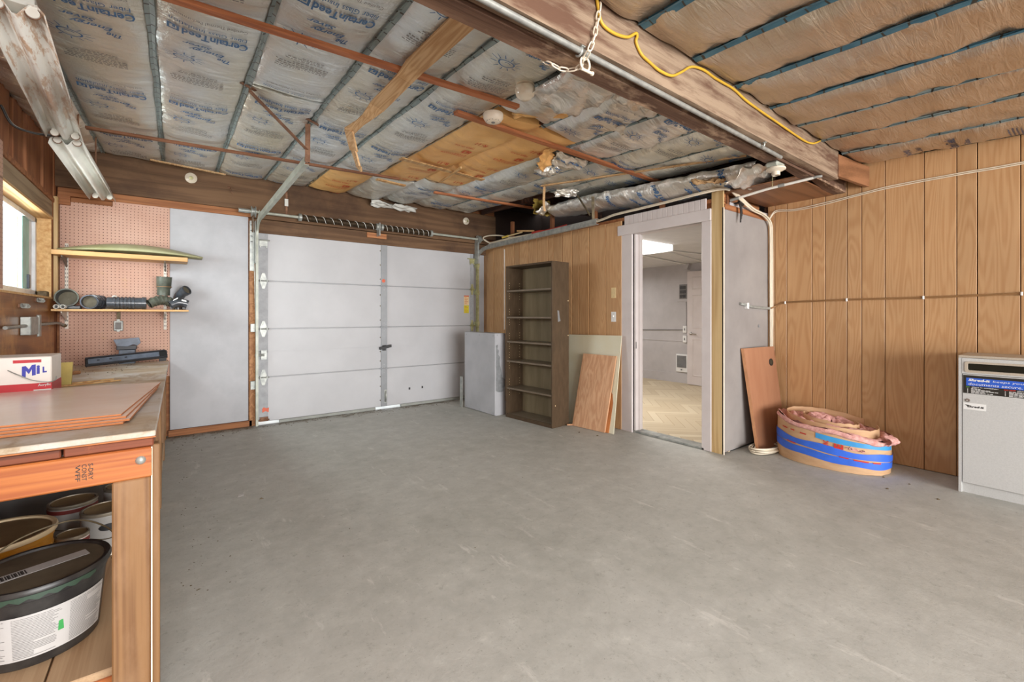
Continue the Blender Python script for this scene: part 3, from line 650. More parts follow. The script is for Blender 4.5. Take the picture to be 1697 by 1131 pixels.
def batt(x0, x1, y0, y1, mat, fmat=None, sag=0.035, seed=0, phase=None, ink='ink_blue', wr=1.0, drop=0.0, taper=0.12, fl=(0.026, 0.026), printing='foil', step=0.022, para_ink='ink_grey'):
    cx = (x0+x1)/2; fw = 0.0
    def surf(x, y):
        u = min(1, max(0, (x-x0)/(x1-x0))); prof = 1-abs(2*u-1)**3.2
        e = min(1, (y-y0)/taper, (y1-y)/taper); e = max(0, e)**0.6
        edge = 1-prof
        s = sag*prof*(0.35+0.65*e)*(1+0.35*nz(y*1.4, seed*3.1, 0.3))+drop*prof
        wv = wr*(0.012*nz(x*5, y*3.2, seed)+0.009*nz(x*6, y*14, seed+5)*(0.55+1.2*edge)+0.005*nz(x*9+y*4, y*17, seed+9)*(0.4+1.3*edge))
        return zc(y)-0.004-s-wv*min(1, prof*2.5)
    ny = max(4, int((y1-y0)/step)); nx = 20
    m = MB(); m.grid(lambda u, v: (x0+(x1-x0)*u, y0+(y1-y0)*v, surf(x0+(x1-x0)*u, y0+(y1-y0)*v)), nx, ny)
    # rolled-up ends so that the sheet has depth
    for yy in (y0, y1):
        m.grid(lambda u, v, yy=yy: (x0+(x1-x0)*u, yy, surf(x0+(x1-x0)*u, yy)*(1-v)+(zc(yy)+0.05)*v), nx, 1)
    b = m.build('insulation_batt', M[mat], ce_, smooth=180)
    if fmat:
        for sd, f in ((0, fl[0]), (1, fl[1])):
            if f <= 0: continue
            xa = x0 if sd == 0 else x1; sg = 1 if sd == 0 else -1
            fm = MB()
            def ff(u, v):
                y = y0+(y1-y0)*v; wdt = f*(1+0.5*nz(y*2.2, seed+sd*7, 1))
                return (xa+sg*(u*wdt)-sg*0.012+0.006*nz(y*1.6, seed+sd*3, 4), y, zc(y)-0.006-0.012*u-0.004*nz(y*9, seed, 2)*u-0.003)
            fm.grid(ff, 2, ny); fm.build('flange', M[fmat], b, smooth=180)
    fn = lambda p: (p[0], p[1], surf(p[0], p[1])-0.007)
    if phase is not None:
        U, V = (-1, 0, 0), (0, 1, 0); pm = MB(); gm_ = MB()
        y = phase
        while y < y1+0.5:
            def ok(a, q=0.07): return y0+q < a < y1-q
            if printing == 'foil':
                if ok(y): put_text(pm, 'CertainTeed', (cx+0.03, y, 0), U, V, 0.265, 0.062, 0.028, fn=fn); square_logo(pm, fn, cx-0.135, y, 0.045)
                if ok(y-0.075): put_text(pm, 'Fiber Glass Insulation', (cx+0.0, y-0.075, 0), U, V, 0.30, 0.034, 0.006, fn=fn)
                if ok(y-0.15): put_text(gm_, 'Certified Thermal Performance', (cx+0.0, y-0.15, 0), U, V, 0.29, 0.022, 0.0, fn=fn)
                if ok(y+0.21, 0.05): put_text(pm, 'The', (cx+0.075, y+0.205, 0), U, V, 0.055, 0.036, 0.025, 0.35, fn=fn)
                if ok(y+0.16, 0.05): put_text(pm, 'Energy', (cx+0.0, y+0.155, 0), U, V, 0.15, 0.044, 0.02, 0.35, fn=fn)
                if ok(y+0.11, 0.05): put_text(pm, 'Saver', (cx-0.04, y+0.108, 0), U, V, 0.12, 0.034, 0.02, 0.35, fn=fn)
                if ok(y+0.30, 0.09): sun_print(pm, fn, cx-0.09, y+0.30, 0.075)
                if ok(y+0.54, 0.12): paragraph(gm_, fn, cx-0.02, y+0.60, 0.24, 5, 0.017, seed*7+int(y*10)); paragraph(gm_, fn, cx-0.02, y+0.50, 0.17, 3, 0.017, seed*5+int(y*10))
            else:
                if ok(y): put_text(pm, 'R-11', (cx+0.05, y, 0), U, V, 0.10, 0.05, 0.02, fn=fn)
                if ok(y+0.12): put_text(pm, 'FIBER GLASS', (cx-0.03, y+0.12, 0), U, V, 0.17, 0.028, 0.01, fn=fn)
                if ok(y+0.24): square_logo(pm, fn, cx+0.06, y+0.24, 0.07)
                if ok(y+0.36): paragraph(gm_, fn, cx, y+0.36, 0.22, 3, 0.02, seed+int(y*10))
            y += 1.02 if printing == 'foil' else 0.62
        if pm.v: pm.build('print', M[ink], b)
        if gm_.v: prop(gm_.build('fine_print', M[para_ink], b), kind='stuff')
    return b, surf
# back field, bay by bay
batt(JX[0]+0.1, JX[1], 1.38, 5.44, 'foil_crisp', 'flange', 0.05, 1, None, wr=2.2)
batt(JX[1], JX[2], 1.38, 5.44, 'foil', 'flange', 0.035, 2, 1.60, para_ink='ink_grey')
batt(JX[2], JX[3], 1.38, 5.46, 'foil', 'flange', 0.035, 3, 1.54)
batt(JX[3], JX[4], 1.38, 3.02, 'foil', 'flange', 0.035, 4, 0.96); batt(JX[3], JX[4], 3.04, 5.46, 'foil', 'flange', 0.05, 5, 3.2)
batt(JX[4], JX[5], 1.38, 5.46, 'foil', 'flange', 0.04, 6, 1.35)
batt(JX[5], JX[6], 1.38, 4.42, 'foil', 'flange', 0.05, 7, 1.50); batt(JX[5], JX[6], 4.47, 5.45, 'kraft', None, 0.05, 8, 4.7, 'faded_red_ink', printing='kraft', para_ink='faded_red_ink')
batt(JX[6], JX[7], 1.40, 2.30, 'foil_crisp', 'flange', 0.055, 9, None, wr=3.2)
batt(JX[6], JX[7], 2.38, 4.40, 'kraft', None, 0.04, 10, 2.9, 'faded_red_ink', printing='kraft', para_ink='faded_red_ink')
batt(JX[6], JX[7], 4.45, 5.44, 'foil', None, 0.06, 11, None, wr=1.6)
batt(JX[7], JX[8], 1.40, 2.38, 'foil_crisp', 'flange', 0.055, 12, 1.92, wr=2.6)
batt(JX[7], JX[8], 2.42, 4.22, 'kraft', None, 0.04, 13, 2.75, 'faded_red_ink', printing='kraft', para_ink='faded_red_ink')
batt(JX[7], JX[8], 4.25, 5.44, 'foil', None, 0.06, 14, 4.5, wr=1.6)
batt(JX[8], JX[9], 1.40, 2.6, 'foil_crisp', 'flange', 0.045, 15, 1.7, wr=2.4)
batt(JX[8], JX[9], 2.75, 5.42, 'foil', None, 0.06, 16, 3.0, wr=1.6)
batt(JX[9], JX[10], 1.40, 5.40, 'foil', 'flange', 0.05, 17, 1.5, wr=1.2)
batt(JX[10], JX[11], 1.40, 3.75, 'foil', 'flange', 0.05, 18, 1.62, wr=1.2)
# front field over the camera side, tan reflection in its colour, hardly printed
for k in range(3, 13):
    sd = 30+k
    b, s_ = batt(JX[k], min(JX[k+1], 4.628), -1.6, 1.222, 'foil_reflect_tan', 'flange_blue' if k < 10 else 'flange', 0.03+0.012*(k % 3 == 0), sd, None, wr=1.7, step=0.035,
                 fl=((0.036, 0.036) if k < 9 else (0.02, 0.02)))
    if k == 12:
        pm = MB(); fn = lambda p, s=s_: (p[0], p[1], s(p[0], p[1])-0.005); U, V = (-1, 0, 0), (0, 1, 0); cx = (JX[12]+4.63)/2
        put_text(pm, 'CertainTeed', (cx, 0.62, 0), U, V, 0.24, 0.055, 0.03, fn=fn); put_text(pm, 'Fiber Glass', (cx, 0.54, 0), U, V, 0.17, 0.03, 0.01, fn=fn)
        put_text(pm, 'The Energy', (cx, 0.86, 0), U, V, 0.20, 0.045, 0.02, 0.3, fn=fn); put_text(pm, 'Saver', (cx-.02, 0.80, 0), U, V, 0.12, 0.04, 0.02, 0.3, fn=fn)
        paragraph(pm, fn, cx, 0.34, 0.2, 4, 0.018, 3); pm.build('print', M['ink_navy'], b)
# thick foil roll sagging along the top of the partition
def sag_roll():
    m = MB()
    def c(y): return Vector((3.70+(3.6-y)*0.075, y, zc(y)-0.118-0.05*(y-1.6)/2.3-0.015*math.sin((y-1.5)*2.3)))
    def fn(u, v):
        y = 1.62+v*2.3; p = c(y); a = R(-20+u*250); r = 0.162*(1+0.13*nz(u*6, y*5, 3)+0.10*nz(u*11, y*13, 6)); r *= (0.75+0.25*math.sin(math.pi*min(1, max(0, 0.1+v*0.9))))
        return (p.x-r*1.45*math.cos(a), y+0.02*nz(u*4, y*6, 9), p.z-r*0.66*math.sin(a))
    m.grid(fn, 26, 110); m.grid(lambda u, v: tuple(Vector(fn(u, 1)).lerp(c(1.62+2.3)+Vector((0, 0.02, 0)), v)), 26, 3)
    return m, fn
m, rf = sag_roll(); ro = m.build('insulation_batt', M['foil_crisp'], ce_, smooth=180)
pm = MB()
for v0, s, wd, ht in ((0.12, 'CertainTeed', 0.3, 0.07), (0.22, 'The Energy', 0.2, 0.05), (0.26, 'Saver', 0.12, 0.05), (0.45, 'The Energy', 0.2, 0.05), (0.50, 'Saver', 0.12, 0.045), (0.38, 'CertainTeed', 0.26, 0.06), (0.62, 'Fiber Glass', 0.22, 0.05)):
    def fn(p, v0=v0):
        u = 0.38+p[0]/0.42; v = v0+p[1]/2.3; q = Vector(rf(min(1, max(0, u)), v)); y = 1.62+v*2.3
        return q+(q-Vector((3.70+(3.6-y)*0.075, y, q.z+0.06))).normalized()*0.006
    put_text(pm, s, (0, 0, 0), (-1, 0, 0), (0, 1, 0), wd, ht, 0.02, fn=fn)
pm.build('print', M['ink_blue'], ro)
m = MB(); m.grid(lambda u, v: (3.30+0.05*nz(u*9, v*9, 1)+0.16*math.sin(u*math.pi)*math.sin(v*math.pi)+0.26*u, 3.93+0.13*math.sin(u*3.1)*math.sin(v*3.14)+0.05*nz(u*8, v*8, 4), 2.38+0.17*v+0.03*nz(u*7, v*7, 7)), 12, 10)
m.build('fibre_tuft', M['yellow_fibre'], ce_, smooth=180)
# loose foil flaps
def flap(o, u, v, mat, seed, name='foil_flap', curl=0.05, ink=False):
    o, u, v = Vector(o), Vector(u), Vector(v); n = u.cross(v).normalized()
    f = lambda a, b: o+u*(a+0.12*nz(b*3, seed, 1)*b)+v*b+n*(curl*b*b+0.05*nz(a*4, b*4, seed)+0.02*nz(a*11, b*9, seed+2))
    m = MB(); m.grid(lambda a, b: tuple(f(a, b)), 14, 14); fo = m.build(name, M[mat], ce_, smooth=180)
    sl = fo.modifiers.new('sheet', 'SOLIDIFY'); sl.thickness = 0.0015
    if ink:
        pm = MB(); put_text(pm, 'CertainTeed', (0.5, 0.45, 0), (-1, 0, 0), (0, 1, 0), 0.8, 0.2, 0.02, fn=lambda p: f(p[0], p[1])-n*0.004); pm.build('print', M['ink_blue'], fo)
flap((2.50, 2.66, 2.535), (0.36, 0.0, 0.0), (0.05, 0.16, -0.07), 'foil_crisp', 3, ink=True)
flap((2.52, 2.78, 2.55), (0.20, 0.05, 0.0), (-0.03, 0.12, -0.14), 'foil_crisp', 5, ink=True)
flap((2.33, 2.60, 2.545), (0.20, 0.16, 0.0), (0.02, 0.10, -0.13), 'kraft', 6, 'paper_flap')
flap((1.66, 1.52, 2.50), (0.40, 0, 0), (-0.10, 0.42, -0.05), 'foil_crisp', 8, curl=-0.03)
flap((1.95, 1.42, 2.50), (0.32, 0, 0), (-0.03, 0.22, -0.07), 'foil_crisp', 9, curl=-0.03)
flap((2.24, 1.42, 2.49), (0.26, 0, 0), (0.03, 0.15, -0.05), 'foil_crisp', 10)
flap((1.75, 2.30, 2.53), (0.28, -0.30, 0.0), (0.05, 0.05, -0.015), 'kraft', 12, 'paper_flap', 0.0)
flap((1.9, 5.30, 2.60), (0.62, 0.06, 0.0), (0.02, 0.12, -0.05), 'pale_plastic', 13, 'pale_sheet', 0.02)
flap((3.12, 3.35, 2.50), (0.20, -0.12, 0.0), (0.02, 0.05, -0.08), 'foil_crisp', 15)
flap((3.36, 3.78, 2.50), (0.16, 0.1, 0.0), (-0.05, 0.06, -0.14), 'foil_crisp', 17)
flap((3.55, 1.58, 2.36), (0.30, -0.08, 0.0), (0.02, 0.26, -0.05), 'foil_crisp', 19, curl=-0.05)
flap((3.62, 1.86, 2.33), (0.10, 0.02, 0.02), (-0.16, 0.20, -0.02), 'flap', 21, 'paper_flap', 0.02)
# battens nailed under the joists
def batten(name, a, b, wd, th, mat): return MB().bar(a, b, wd, th).build(name, M[mat], ce_, bevel=0.002)
def under(x, y, d=0.0): return (x, y, zc(y)-d)
batten('batten', under(-0.6, 2.30, 0.065), under(1.68, 2.15, 0.06), 0.042, 0.022, 'batten')
batten('batten', under(1.42, 2.46, 0.065), under(3.80, 2.58, 0.06), 0.05, 0.022, 'batten')
batten('batten', under(-0.52, 4.48, 0.07), under(1.78, 4.20, 0.075), 0.034, 0.02, 'batten_dark')
batten('batten', under(2.30, 4.46, 0.075), under(3.78, 4.33, 0.07), 0.04, 0.022, 'batten')
batten('batten', under(-0.18, 5.24, 0.055), under(0.41, 5.33, 0.06), 0.03, 0.012, 'flap')
batten('lath', under(1.53, 3.58, 0.07), under(2.45, 3.70, 0.06), 0.06, 0.012, 'pine')
batten('lath', under(1.60, 4.33, 0.085), under(1.92, 4.38, 0.085), 0.05, 0.014, 'pine')
batten('lath', under(2.05, 3.45, 0.07), under(2.13, 4.0, 0.08), 0.02, 0.02, 'pine')
batten('lath', under(3.0, 3.45, 0.07), under(3.62, 1.68, 0.05), 0.03, 0.012, 'flap')
# torn lath hanging from the ceiling: one long strip broken at the lower end
tl = MB()
def strip(pts, wds, th=0.012):
    for (a, wa), (b, wb) in zip(list(zip(pts, wds))[:-1], list(zip(pts, wds))[1:]):
        a, b = Vector(a), Vector(b); d = (b-a).normalized(); sd = d.cross(Vector((0.25, -0.3, 1))).normalized(); up = sd.cross(d).normalized()*th
        tl.add([a-sd*wa/2, a+sd*wa/2, b+sd*wb/2, b-sd*wb/2, a-sd*wa/2-up, a+sd*wa/2-up, b+sd*wb/2-up, b-sd*wb/2-up], [(0, 1, 2, 3), (7, 6, 5, 4), (0, 4, 5, 1), (1, 5, 6, 2), (2, 6, 7, 3), (3, 7, 4, 0)])
strip([(0.98, 1.44, 2.45), (0.975, 2.10, 2.475), (0.97, 2.22, 2.46), (0.965, 2.6, 2.455), (0.945, 2.72, 2.43), (0.93, 2.80, 2.42), (0.90, 2.92, 2.40)], [0.10, 0.10, 0.085, 0.09, 0.06, 0.05, 0.07])
strip([(0.90, 2.92, 2.40), (0.955, 2.99, 2.30), (0.995, 3.02, 2.215), (1.02, 3.04, 2.19)], [0.075, 0.07, 0.055, 0.012])
tl.build('torn_lath', M['flap'], ce_)
m = MB()
m.grid(lambda u, v: (3.02+0.03*u+0.01*math.sin(v*5), 3.44+0.02*math.sin(v*4), 2.54-0.27*v), 3, 10)
fo = m.build('torn_strip', M['flap'], ce_, smooth=180); sl = fo.modifiers.new('sheet', 'SOLIDIFY'); sl.thickness = 0.006

# timber beam with its two faces
bm = struct('ceiling_beam', (2, 1.28, 2.3))
def rough_beam(x0, x1, y0, y1, z0, z1, name, mat, seed, chunks=()):
    m = MB(); N = int((x1-x0)/0.04)
    ring = [(0, 0), (0.33, 0), (0.67, 0), (1, 0), (1, 0.33), (1, 0.67), (1, 1), (0.5, 1), (0, 1), (0, 0.67), (0, 0.33)]
    vs = []
    for i in range(N+1):
        x = x0+(x1-x0)*i/N
        for j, (a, b) in enumerate(ring):
            k = 0.006*nz(x*5, j*1.7, seed)+0.004*nz(x*17, j*2.3, seed+4); bite = 0.0
            for (cx, r, dep) in chunks:
                if b == 0 and a > 0.3: bite = max(bite, dep*max(0, 1-abs(x-cx)/r))
            vs.append((x, y0+(y1-y0)*a+k, z0+(z1-z0)*b+k+bite))
    n = len(ring); fs = [(i*n+j, i*n+(j+1) % n, (i+1)*n+(j+1) % n, (i+1)*n+j) for i in range(N) for j in range(n)]
    fs += [tuple(range(n))[::-1], tuple(range(N*n, N*n+n))]
    m.add(vs, fs); return m.build(name, M[mat], bm, smooth=35)
rough_beam(-0.8, 4.62, 1.306, 1.392, 2.262, 2.46, 'timber', 'beam', 1, ((3.55, 0.3, 0.02), (4.1, 0.25, 0.03)))
rough_beam(-0.8, 4.19, 1.234, 1.300, 2.280, 2.505, 'timber', 'beam_light', 7)
MB().prism([(0, 2.475), (0.452, 2.445), (0.452, 2.278), (0, 2.30)], (4.176, 1.226, 0), (1, -0.18, 0), (0, 0, 1), (0.004, 0.03, 0)).build('end_block', M['oak_flat'], bm, bevel=0.002)
prop(MB().box(3.80, 4.63, 1.395, 1.96, 2.262, 2.274).build('ceiling_soffit', M['oak_flat']), kind='structure')
# ------------------------------------------------------------------ workbench along the window wall
def bz(y): return 0.86-0.0278*(y-1.684)
S = -0.0278
wk = empty('workbench', (-0.45, 3.5, 0), 'long timber workbench with worn painted top along the window wall', 'workbench')
BY0, BY1, BX0, BX1 = 1.684, 5.53, -0.825, -0.045
def slab(y0, y1, x0, x1, d0, d1): return MB().obox((x0, y0, bz(y0)-d1), (x1-x0, 0, 0), (0, y1-y0, (y1-y0)*S), (0, 0, d1-d0))
slab(BY0, BY1, BX0, BX1, 0, 0.017).build('worktop', M['bench_top'], wk, bevel=0.002)
slab(BY0-0.001, BY1, BX0, BX1-0.0, 0.0172, 0.0205).build('worktop_edge', M['hardboard_edge'], wk)
for x0, x1 in ((-0.82, -0.46), (-0.455, -0.245), (-0.24, -0.05)):
    slab(BY0+0.004+0.003*(x0 > -0.4), BY1, x0, x1, 0.021, 0.046).build('under_board', M['dark_board'], wk, bevel=0.003)
slab(BY0-0.002, BY0+0.036, BX0, -0.052, 0.047, 0.135).build('rail', M['rail'], wk, bevel=0.004)
slab(BY0+0.04, BY1-0.05, -0.155, -0.12, 0.047, 0.135).build('rail', M['rail_y'], wk, bevel=0.003)
MB().lathe([(0.0, 0.009), (0.006, 0.008), (0.011, 0.004), (0.0125, 0.0)], (-0.079, BY0-0.002, bz(BY0)-0.082), (0, -1, 0), 16).build('bolt', M['galv'], wk, smooth=60)
m = MB()
for i, s in enumerate(('WFF', 'CONST', 'S-DRY')): put_text(m, s, (-0.198+0.013*i-0.013, BY0-0.0026, bz(BY0)-0.092), (0, 0, -1), (1, 0, 0), 0.045, 0.010, 0.01)
m.build('grade_stamp', M['ink_dark'], wk)
def leg(y, w=0.086, x1=-0.056, d=0.088): MB().box(x1-w, x1, y, y+d, 0, bz(y)-0.047-(0.088 if y < 1.8 else 0)).build('post', M['post'], wk, bevel=0.004)
leg(BY0+0.0); leg(2.42, 0.04, -0.066, 0.09); leg(3.50, 0.04, -0.066, 0.09); leg(4.65, 0.04, -0.066, 0.09); leg(5.40, 0.04, -0.066, 0.09)
MB().box(-0.0558, -0.0525, BY0+0.0, BY0+0.012, 0, bz(BY0)-0.048).build('edge_strip', M['gyp_edge'], wk)
MB().box(-0.056, -0.036, BY0+0.04, BY0+0.085, 0, bz(BY0)-0.05).build('side_brace', M['post'], wk, bevel=0.003)
for x0, x1 in ((-0.82, -0.56), (-0.555, -0.30), (-0.295, -0.07)):
    MB().box(x0, x1, BY0+0.09, BY1, 0.125, 0.15).build('lower_shelf_board', M['ply_floorboard'], wk, bevel=0.003)
MB().box(-0.82, -0.07, BY0+0.092, BY0+0.13, 0.035, 0.1245).build('lower_rail', M['rail'], wk, bevel=0.003)
MB().box(-0.82, -0.07, 4.7, 4.74, 0.035, 0.1245).build('lower_rail', M['rail'], wk, bevel=0.003)

# hardboard sheets stacked on the bench
def sheet(d0, th, pts, lab, g='hardboard sheets on the workbench'):
    m = MB(); n = len(pts)
    lo = [(x, y, bz(y)+d0) for x, y in pts]; hi = [(x, y, bz(y)+d0+th) for x, y in pts]
    m.cur = 0; m.add(hi, [tuple(range(n))]); m.cur = 1
    m.add(lo, [tuple(range(n))[::-1]]); m.add(lo+hi, [(i, (i+1) % n, n+(i+1) % n, n+i) for i in range(n)])
    o = m.build('hardboard_sheet', [M['hardboard'], M['hardboard_edge']]); return prop(o, lab, 'board', g)
sheet(0.0015, 0.006, [(-0.80, 1.84), (-0.130, 1.86), (-0.070, 2.83), (-0.80, 2.95)], 'lowest hardboard sheet of the stack, lying straight on the workbench top')
sheet(0.0085, 0.006, [(-0.80, 1.87), (-0.115, 1.87), (-0.066, 2.86), (-0.80, 2.96)], 'second hardboard sheet from the bottom of the stack on the workbench')
sheet(0.0155, 0.006, [(-0.80, 1.88), (-0.125, 1.89), (-0.062, 2.90), (-0.80, 2.965)], 'hardboard sheet just under the top one in the workbench stack')
sheet(0.0225, 0.005, [(-0.80, 1.915), (-0.138, 1.905), (-0.058, 2.95), (-0.475, 3.03), (-0.80, 2.97)], 'pinkish hardboard sheet on top of the stack on the workbench')

# square carton-like paint pail
def on_bench(y): return bz(y)
px0, px1, py0, py1 = -0.80, -0.462, 2.975, 3.20
z0 = bz(3.05)+0.001
pl = empty('paint_carton', ((px0+px1)/2, 3.09, z0), 'white and red square paint carton with wire handle on the workbench', 'carton')
MB().box(px0, px1, py0, py1, z0, z0+0.185).build('body', M['box_white'], pl, bevel=0.004)
MB().box(px0-0.0005, px1+0.0007, py0-0.0008, py1, z0+0.002, z0+0.062).build('red_band', M['box_red'], pl)
MB().box(-0.585, -0.495, py0-0.001, py0, z0+0.158, z0+0.172).build('red_flash', M['box_red'], pl)
MB().box(-0.520, px1-0.001, py0-0.0016, py0-0.0005, z0+0.004, z0+0.033).build('paper_label', M['label_white'], pl)
m = MB(); m.prism([(0, 0), (0.012, 0), (0.0125, 0.03), (0.022, 0.014), (0.0315, 0.036), (0.032, 0.006), (0.044, 0.008), (0.044, 0.058), (0.032, 0.056), (0.022, 0.036), (0.012, 0.052), (0, 0.050)], (-0.557, py0-0.0008, z0+0.092), (1, 0, 0), (0, 0, 1), (0, -0.0008, 0)); put_text(m, 'i', (-0.505, py0-0.0015, z0+0.125), (1, 0, 0.1), (0, 0, 1), 0.011, 0.040, 0.05); put_text(m, 'L', (-0.484, py0-0.0015, z0+0.124), (1, 0, 0.1), (0, 0, 1), 0.014, 0.028, 0.05)
m.build('lettering', M['box_blue'], pl)
m = MB(); put_text(m, 'Acrylic', (-0.485, py0-0.0022, z0+0.052), (1, 0, 0.05), (0, 0, 1), 0.042, 0.014, 0.03); m.build('lettering', M['label_white'], pl)
m = MB(); m.tube(spline([(-0.60, py0-0.004, z0+0.128), (-0.57, py0-0.012, z0+0.108), (-0.52, py0-0.016, z0+0.078), (-0.47, py0-0.012, z0+0.066), (-0.452, py0+0.01, z0+0.07), (-0.450, py0+0.03, z0+0.085)]), 0.0022, 6); m.build('wire_handle', M['galv'], pl, smooth=60)
m = MB(); m.obox((-0.80, 3.42, bz(3.42)+0.001), (0.345, 0.0, 0), (0, 0.02, 0.0), (0, 0.05, 0.125)); m.build('board', M['olive_board'])
prop(bpy.data.objects['board'], 'olive fibreboard offcut propped behind the paint carton', 'board')
m = MB(); m.bar((-0.79, 3.62, bz(3.62)+0.012), (-0.545, 4.35, bz(4.35)+0.012), 0.035, 0.022); prop(m.build('wood_offcut', M['fir_y'], bevel=0.002), 'orange wood offcut lying across the bench behind the carton', 'offcut')
m = MB(); m.bar((-0.60, 3.30, bz(3.3)+0.005), (-0.26, 3.52, bz(3.52)+0.005), 0.022, 0.008); prop(m.build('lath', M['pine'], bevel=0.001), 'thin pale wood lath lying on the bench nearer the hardboard', 'lath', 'laths on the bench')
m = MB(); m.bar((-0.62, 3.40, bz(3.4)+0.005), (-0.30, 3.63, bz(3.63)+0.005), 0.02, 0.008); prop(m.build('lath', M['pine'], bevel=0.001), 'thin pale wood lath lying on the bench nearer the pegboard', 'lath', 'laths on the bench')
rnd = random.Random(5); m = MB()
for i in range(40):
    x, y = rnd.uniform(-0.72, -0.3), rnd.uniform(4.2, 5.3); r = rnd.uniform(0.003, 0.008)
    m.box(x, x+r, y, y+r*1.5, bz(y)+0.0002, bz(y)+0.003)
prop(m.build('debris', M['iron_dark'], wk), kind='stuff')
# long black appliance grille and small vent box
g = empty('kick_grille', (-0.33, 5.1, bz(5.1)), 'long black plastic appliance grille lying tilted on the far end of the bench', 'grille')
y = 5.02
gb = Vector((-0.585, 5.02, bz(5.02)+0.015)); gu = Vector((0.535, 0.16, 0.035)); gv = Vector((-0.008, 0.05, 0.065)); gn = gu.cross(gv).normalized()*0.02
MB().obox(gb, gu, gv, -gn).build('body', M['black'], g, bevel=0.006)
MB().obox(gb+gu*0.03+gv*0.18+gn*0.05, gu*0.86, gv*0.60, gn*0.25).build('panel', M['grey_plastic'], g, bevel=0.003)
MB().obox(gb+gu*0.0+gv*0.84+gn*0.0, gu*0.97, gv*0.14, gn*0.45).build('upper_rail', M['dark_plastic'], g, bevel=0.002)
MB().obox(gb+gu*0.0+gv*0.02+gn*0.0, gu*0.99, gv*0.12, gn*0.4).build('lower_rail', M['dark_plastic'], g, bevel=0.002)
MB().obox(gb+gu*0.88-Vector((0, 0, 0.034)), gu*0.10, Vector((0, 0.04, 0)), Vector((0, 0, 0.034))).build('foot', M['black'], g, bevel=0.003)
for a in (0.13, 0.27, 0.45): MB().obox(gb+gu*a+gv*0.45+gn*0.32, gu*0.03, gv*0.12, gn*0.06).build('clip', M['black'], g)
v = empty('vent_box', (-0.40, 5.42, bz(5.4)), 'small dark grey plastic vent box standing behind the black grille', 'vent')
zb = bz(5.42)
MB().box(-0.405, -0.29, 5.36, 5.46, zb+0.001, zb+0.13).build('body', M['grey_plastic'], v, bevel=0.004)
MB().prism([(-0.44, 0.225), (-0.262, 0.24), (-0.25, 0.19), (-0.275, 0.165), (-0.30, 0.178), (-0.345, 0.16), (-0.415, 0.165)], (0, 5.34, zb), (1, 0, 0), (0, 0, 1), (0, 0.012, 0)).build('front_plate', M['grey_plastic'], v, bevel=0.002)
MB().box(-0.42, -0.28, 5.352, 5.47, zb+0.13, zb+0.17).build('collar', M['dark_plastic'], v, bevel=0.004)

# pails and cans on the lower shelf
ZS = 0.151
def pail(c, r0, r1, h, body, lid, lidtop, label, name='paint_pail', rim=0.012, cat='pail', group=None):
    x, y = c; e = empty(name, (x, y, ZS), label, cat, group)
    MB().lathe([(r0*0.97, 0), (r0, 0.006), (r1, h*0.86), (r1*1.02, h*0.87), (r1*1.02, h*0.93), (r1, h*0.94), (r1, h)], (x, y, ZS), n=40).build('body', M[body], e, smooth=40)
    MB().lathe([(r1*1.01, h*0.955), (r1*1.075, h*0.955), (r1*1.085, h*1.0), (r1*1.06, h*1.035), (r1*0.99, h*1.03), (r1*0.97, h*1.0), (0.001, h*1.0)], (x, y, ZS), n=40, cap=False).build('lid', M[lid], e, smooth=40)
    MB().lathe([(r1*0.965, h*1.003), (0.001, h*1.006)], (x, y, ZS), n=40, cap=False).build('lid_top', M[lidtop], e)
    return e
def wrap(c, r0, r1, za, zb_, a0, a1, zoff, n=18):
    m = MB(); m.grid(lambda u, v: (c[0]+(r0+(r1-r0)*v+0.0012)*math.cos(a0+(a1-a0)*u), c[1]+(r0+(r1-r0)*v+0.0012)*math.sin(a0+(a1-a0)*u), zoff+za+(zb_-za)*v), n, 2); return m
c = (-0.345, 2.06); e = pail(c, 0.140, 0.158, 0.235, 'pail_black', 'pail_black', 'pail_dust', 'black plastic pail with a big printed label, nearest the bench post', 'paint_pail')
rr = lambda z: 0.140+0.018*z/0.2
wrap(c, rr(0.03), rr(0.175), 0.03, 0.165, R(-168), R(-14), ZS, 30).build('label', M['label_white'], e, smooth=180)
m = MB(); rnd = random.Random(8)
for col in range(3):
    a0 = R(-150+col*47); 
    for r in range(26):
        z = 0.156-r*0.0048; rad = rr(z)+0.0022; aa = a0; ln = rnd.uniform(0.55, 0.72) if rnd.random() > 0.15 else 0.3
        m.grid(lambda u, v: (c[0]+rad*math.cos(aa+ln*u), c[1]+rad*math.sin(aa+ln*u), ZS+z+0.0016*v), 8, 1)
prop(m.build('fine_print', M['ink_grey'], e), kind='stuff')
m = MB(); m.grid(lambda u, v: (c[0]+(rr(0.1)+0.004)*math.cos(R(-64+ (u-0.5)*(5.0-2.4*v))), c[1]+(rr(0.1)+0.004)*math.sin(R(-64+(u-0.5)*(5.0-2.4*v)+2*v)), ZS+0.085+0.055*v), 4, 6); m.build('green_drip', M['green_paint'], e)
ld = MB(); ld.obox((c[0]-0.085, c[1]-0.06, ZS+0.2375), (0.20, 0.075, 0), (-0.017, 0.045, 0), (0, 0, 0.0008)); ld.build('lid_label', M['label_white'], e)
m = MB()
for i in range(14):
    a = 0.02+i*0.022; o = Vector((c[0]-0.085, c[1]-0.06, ZS+0.2386))+Vector((0.20, 0.075, 0))*a+Vector((-0.017, 0.045, 0))*0.15
    m.add([o, o+Vector((0.002+0.0012*(i % 3), 0.001, 0)), o+Vector((0.002+0.0012*(i % 3)-0.011, 0.032, 0)), o+Vector((-0.011, 0.0315, 0))], [(0, 1, 2, 3)])
prop(m.build('bar_print', M['ink_dark'], e), kind='stuff')
